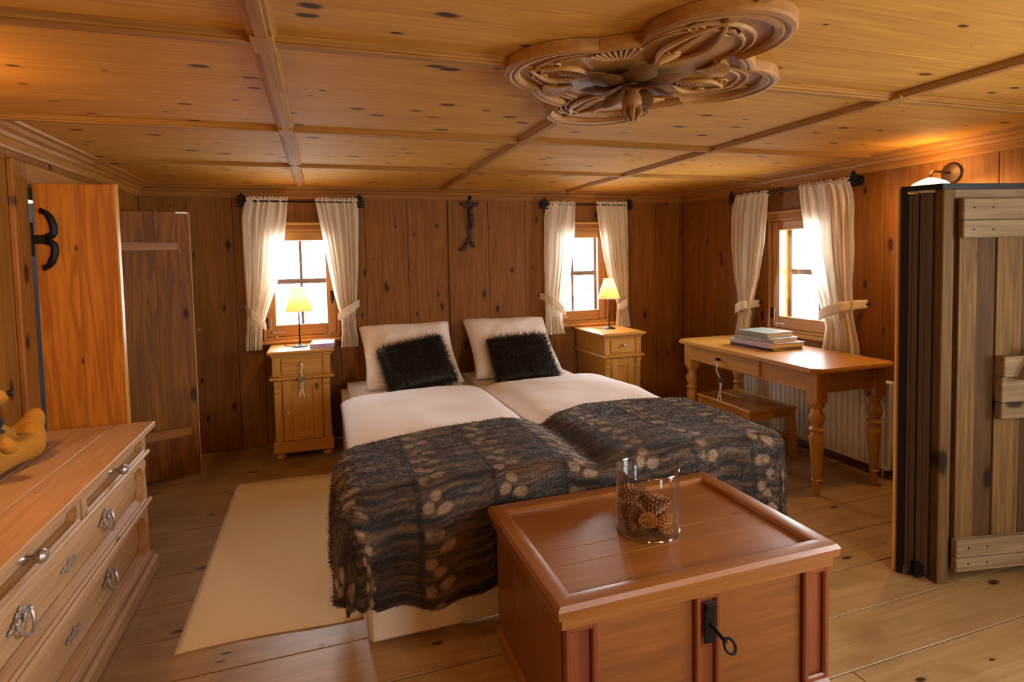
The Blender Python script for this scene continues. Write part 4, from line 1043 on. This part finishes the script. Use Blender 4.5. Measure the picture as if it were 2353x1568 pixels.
def vase():
    cx, cy, r, h = 1.042, 1.70, .108, .215
    bm = new(); lathe(bm, [(.001, 0), (r-.004, 0), (r, .004), (r, h-.001), (r-.002, h+.0015), (r-.0045, h-.001), (r-.0045, .012), (r-.012, .008), (.001, .008)], 64, None, False)
    o = obj('glass_vase', bm, 'vase', None, True, .9); o.location = (cx, cy, CH_Z)
    rm = new(); tube(rm, [((r-.002)*math.cos(2*PI*i/64), (r-.002)*math.sin(2*PI*i/64), h) for i in range(65)], .0024, 8); obj('rim', rm, 'vase_rim', o, True)
    rm = new(); tube(rm, [((r-.003)*math.cos(2*PI*i/64), (r-.003)*math.sin(2*PI*i/64), .004) for i in range(65)], .0036, 8); obj('foot_ring', rm, 'vase_rim', o, True)
    tag(o, 'clear glass cylinder vase holding pine cones on the chest', 'vase')
    def cone(seed, L, R_, mat):
        rd = random.Random(seed); bm = new(); lathe(bm, [(.004, 0), (R_*.55, L*.15), (R_*.5, L*.5), (R_*.2, L*.9), (.001, L)], 10)
        n = 74
        for k in range(n):
            t = k/n; a = k*2.39996; z = L*(.04+.94*t); rr = R_*(math.sin(PI*(.18+.80*t))**.8); up = -.3+1.2*t
            d = V((math.cos(a), math.sin(a), 0)); sd = V((-d.y, d.x, 0)); w = R_*.30*(1-.45*t)
            p0 = d*rr*.35+V((0, 0, z)); p1 = d*rr+V((0, 0, z+up*R_*.35))
            vv = [bm.verts.new(q) for q in (p0-sd*w*.4, p0+sd*w*.4, p1+sd*w-V((0, 0, .0)), p1+d*w*.5+V((0, 0, .0015)), p1-sd*w, p1+V((0, 0, .0035))-d*w*.2)]
            for fc in ((0, 1, 2, 5), (0, 5, 4), (2, 3, 5), (5, 3, 4), (1, 0, 4, 3, 2)):
                try: bm.faces.new([vv[i] for i in fc])
                except ValueError: pass
        bmesh.ops.recalc_face_normals(bm, faces=bm.faces)
        return bm
    spots = [(-.046, .018, .038, 1.45, .4, .075, .034, 'cone', 'dark open pine cone lying on the vase floor on the side facing the bed'), (.040, -.052, .034, 1.9, -.9, .062, .032, 'cone_light', 'ochre pine cone lying on the vase floor on the side facing the chest lock'),
             (.050, .035, .040, 1.5, 2.2, .075, .034, 'cone', 'brown pine cone lying on the vase floor on the side facing the writing table'), (.030, -.004, .085, 1.2, .9, .085, .036, 'cone', 'longest dark pine cone lying on top of the ochre one in the vase'),
             (-.045, -.015, .090, .7, 2.6, .07, .033, 'cone', 'dark pine cone standing upright on the vase floor against the glass'), (-.008, -.030, .078, 1.5, -1.6, .055, .028, 'cone_light', 'smallest pine cone in the vase, wedged above the floor beside the ochre one'),
             (.005, .045, .085, 1.0, -2.4, .075, .033, 'cone', 'brown pine cone lying above the others on the side of the vase facing the bed'),
             (-.030, .030, .125, 1.3, .3, .07, .034, 'cone', 'dark pine cone resting uppermost on the pile in the vase')]
    rest = [(-.0428, .0903, .0379), (.0557, -.0449, .0496), (.0229, -.0039, .0394), (-.0165, -.0023, .0811), (-.078, -.0307, .0211), (-.0111, -.0652, .0619), (.0349, .0443, .0729), (-.0575, .0725, .1085)]
    for k, (x, y, z, tilt, rz, L, R_, m, lab) in enumerate(spots):
        R_ *= .90                                    # cones settled on each other inside the glass
        o = obj('pine_cone', cone(k, L, R_, m), m, None); mm = RZ(rz) @ RX(tilt); c = mm @ V((0, 0, L*.5))
        o.rotation_euler = mm.to_euler(); o.location = (cx+rest[k][0], cy+rest[k][1], CH_Z+rest[k][2]); tag(o, lab, 'pine cone', 'pine cones in the vase')
vase()

# ------------------------------------------------------------------ barn-wood cupboard
def cupboard():
    A, B_, C_, D_ = (2.392, 1.838), (2.462, 1.728), (3.36, 1.555), (3.36, 2.02); H = 1.70
    root = thing('barn_wood_cupboard', 'tall weathered barn wood cupboard with plank door and black steel edge', 'cupboard', (B_[0], B_[1], 0), math.atan2(C_[1]-B_[1], C_[0]-B_[0]))
    inv = root.matrix_basis.inverted()
    loc = lambda p: inv @ V((p[0], p[1], 0))
    a, b, c, d = loc(A), loc(B_), loc(C_), loc(D_)
    W = c.x
    bm = prism(new(), [(q.x, q.y, .03) for q in (a, b+V((.01, .012, 0)), c+V((0, .012, 0)), d)], (0, 0, H-.06)); obj('body', bm, 'barn_dark', root)
    # chamfered side: upright strips between a and b
    n = (b-a).normalized(); ln = (b-a).length; out = V((n.y, -n.x, 0))
    if out.x > 0: out = -out
    def strip(s0, s1, th, mat, name, z0=.02, z1=H-.03):
        p = [a+n*s0, a+n*s1, a+n*s1+out*th, a+n*s0+out*th]; o = obj(name, prism(new(), [(q.x, q.y, z0) for q in p], (0, 0, z1-z0)), mat, root); return o
    strip(-.016, .0, .004, 'pine', 'back_edge', 0, H-.004)
    strip(.0, .026, .012, 'steel', 'steel_post', 0, H)
    strip(.030, .042, .006, 'barn_dark', 'side_strip'); strip(.044, .062, .003, 'barn_dark', 'side_strip'); strip(.062, .070, .001, 'steel', 'side_strip'); strip(.070, .088, .006, 'barn_dark', 'side_strip'); strip(.089, .112, .004, 'barn_dark', 'side_strip')
    obj('steel_foot', box(-.06, -.01, .02, .06, .0, .07, bev=.01), 'iron', root)
    bm = prism(new(), [(q.x, q.y, H-.02) for q in (a+out*.012-n*.0, b+V((-.01, -.03, 0)), c+V((0, -.03, 0)), d)], (0, 0, .022)); obj('steel_top_edge', bm, 'steel', root)
    # front frame
    obj('front_stile', box(-.006, .042, -.03, .014, .0, H-.02, bev=.004), 'barn', root)
    obj('front_stile', box(.044, .062, -.016, .014, .01, H-.02, bev=.003), 'barn', root)
    obj('top_rail', box(.064, W-.02, -.012, .014, H-.058, H-.02, bev=.003), 'barn_h', root)
    door = obj('door', box(.07, W-.02, -.004, .014, .03, H-.06), 'barn_dark', root); door['label'] = 'plank door of weathered boards'
    xs = [.075, .165, .263, .39, .52, .65, .78, W-.02]; th = [.022, .010, .016, .010, .016, .010, .018]
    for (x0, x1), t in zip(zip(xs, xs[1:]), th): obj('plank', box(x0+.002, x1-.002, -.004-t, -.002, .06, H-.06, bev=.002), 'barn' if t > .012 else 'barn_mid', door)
    for k, (z0, z1) in enumerate(((H-.225, H-.15), (H-.15, H-.06))): obj('cross_rail', box(.072, W-.02, -.048, -.02, z0+.001, z1-.001, bev=.004), 'barn_h', door)
    for k, (z0, z1) in enumerate(((.055, .115), (.115, .195))): obj('cross_rail', box(.064, W-.02, -.052, -.02, z0+.001, z1-.001, bev=.004), 'barn_h', door)
    for (z0, z1) in ((.705, .775), (.775, .885), (.885, .975)): obj('lock_rail', box(.262, W-.02, -.055-.008*(z0 > .8), -.02, z0+.001, z1-.001, bev=.004), 'barn_h', door)
    bm = new(); prism(bm, [(.32, -.055, .88), (.40, -.055, 1.01), (.44, -.055, 1.0), (.38, -.055, .88)], (0, -.04, 0)); obj('latch', bm, 'barn_h', door)
    for x in (.12, .21):
        for z in (.09, .16, H-.19, H-.1): obj('nail', lathe(new(), [(.004, 0), (.003, .003)], 8, T(x, -.052 if z < 1 else -.048, z) @ RX(PI/2)), 'iron', door)
cupboard()

# ------------------------------------------------------------------ wall sconces
SCONCE_W = 13.0
M['sconce_shade'] = emit('glowing sconce glass', (1, .62, .25, 1), 5)
def sconce(loc, rz, label):
    root = thing('wall_sconce', label, 'wall lamp', loc, rz, 'iron wall sconces')
    obj('backplate', lathe(new(), [(.058, 0), (.06, .004), (.052, .014), (.02, .02), (.001, .022)], 28, RX(PI/2)), 'brass', root, True)
    obj('arm', tube(new(), [(0, -.01, 0), (0, -.12, .006), (0, -.155, .004), (0, -.17, -.012), (0, -.17, -.035)], .007), 'brass', root, True)
    bm = new(); lathe(bm, [(.012, -.03), (.03, -.035), (.075, -.055), (.105, -.085), (.11, -.10), (.104, -.098), (.07, -.062), (.02, -.042)], 32, T(0, -.17, 0), False); obj('glass_shade', bm, M['sconce_shade'], root, True)
    obj('bulb', ball(new(), (0, -.17, -.085), .022, 2), M['bulb'], root, True)
    l = bpy.data.lights.new('sconce bulb', 'POINT'); l.energy = SCONCE_W; l.color = WARM; l.shadow_soft_size = .04
    o = bpy.data.objects.new('sconce_bulb', l); COL.objects.link(o); o.parent = root; o.location = (0, -.17, -.13)
    l = bpy.data.lights.new('sconce glow', 'POINT'); l.energy = SCONCE_W*.2; l.color = WARM; l.shadow_soft_size = .05
    o = bpy.data.objects.new('sconce_glow', l); COL.objects.link(o); o.parent = root; o.location = (0, -.17, .03)
p = at(2188, 398, 0, XR)
sconce((XR, p.y, p.z), -PI/2, 'dark brass wall sconce with glowing glass shade above the barn wood cupboard')
sconce((XL, 2.0, 1.82), PI/2, 'dark brass wall sconce with glowing glass shade above the chest of drawers')

sconce((-.45, YF, 1.72), PI, 'added fill-light brass sconce beside the window opposite the bed, nearer the doorway wall')  # unseen, added behind the camera for warm frontal light
sconce((1.0, YF, 1.72), PI, 'added fill-light brass sconce next to the window opposite the bed')  # second added sconce out of view, also only warm fill

# ------------------------------------------------------------------ crucifix
def crucifix():
    p = at(1079, 472, 1, YB-.01)
    root = thing('crucifix', 'dark carved crucifix on the wall above the bed', 'crucifix', (p.x, YB, p.z))
    bm = new(); bx(bm, -.018, .018, -.018, 0, -.30, .105, bev=.004); bx(bm, -.075, .075, -.020, -.002, -.012, .022, bev=.004); obj('cross', bm, 'leafy', root)
    bm = new()
    ball(bm, (.0, -.03, .012), (.014, .013, .017), 2); ball(bm, (.006, -.03, -.05), (.020, .014, .035), 2); ball(bm, (.010, -.03, -.095), (.022, .016, .022), 2)
    for s in (-1, 1):
        tube(bm, [(s*.012, -.03, -.02), (s*.045, -.03, .002), (s*.078, -.026, .022)], [.010, .008, .006], 8); ball(bm, (s*.080, -.026, .024), .008, 1)
        tube(bm, [(.010+s*.010, -.03, -.10), (.016+s*.008, -.04, -.15), (.012+s*.003, -.03, -.205)], [.013, .011, .007], 8)
    f = obj('figure', bm, 'leafy', root, True)
    bm = new()
    for (dx, dz, a) in ((-.02, -.30, .7), (-.045, -.345, .9), (.02, -.335, -.6), (-.06, -.375, 1.3)): ball(bm, (dx, -.018, dz), (.016, .014, .038), 2, RY(a))
    obj('carved_leaves', bm, 'leafy', root, True)
crucifix()
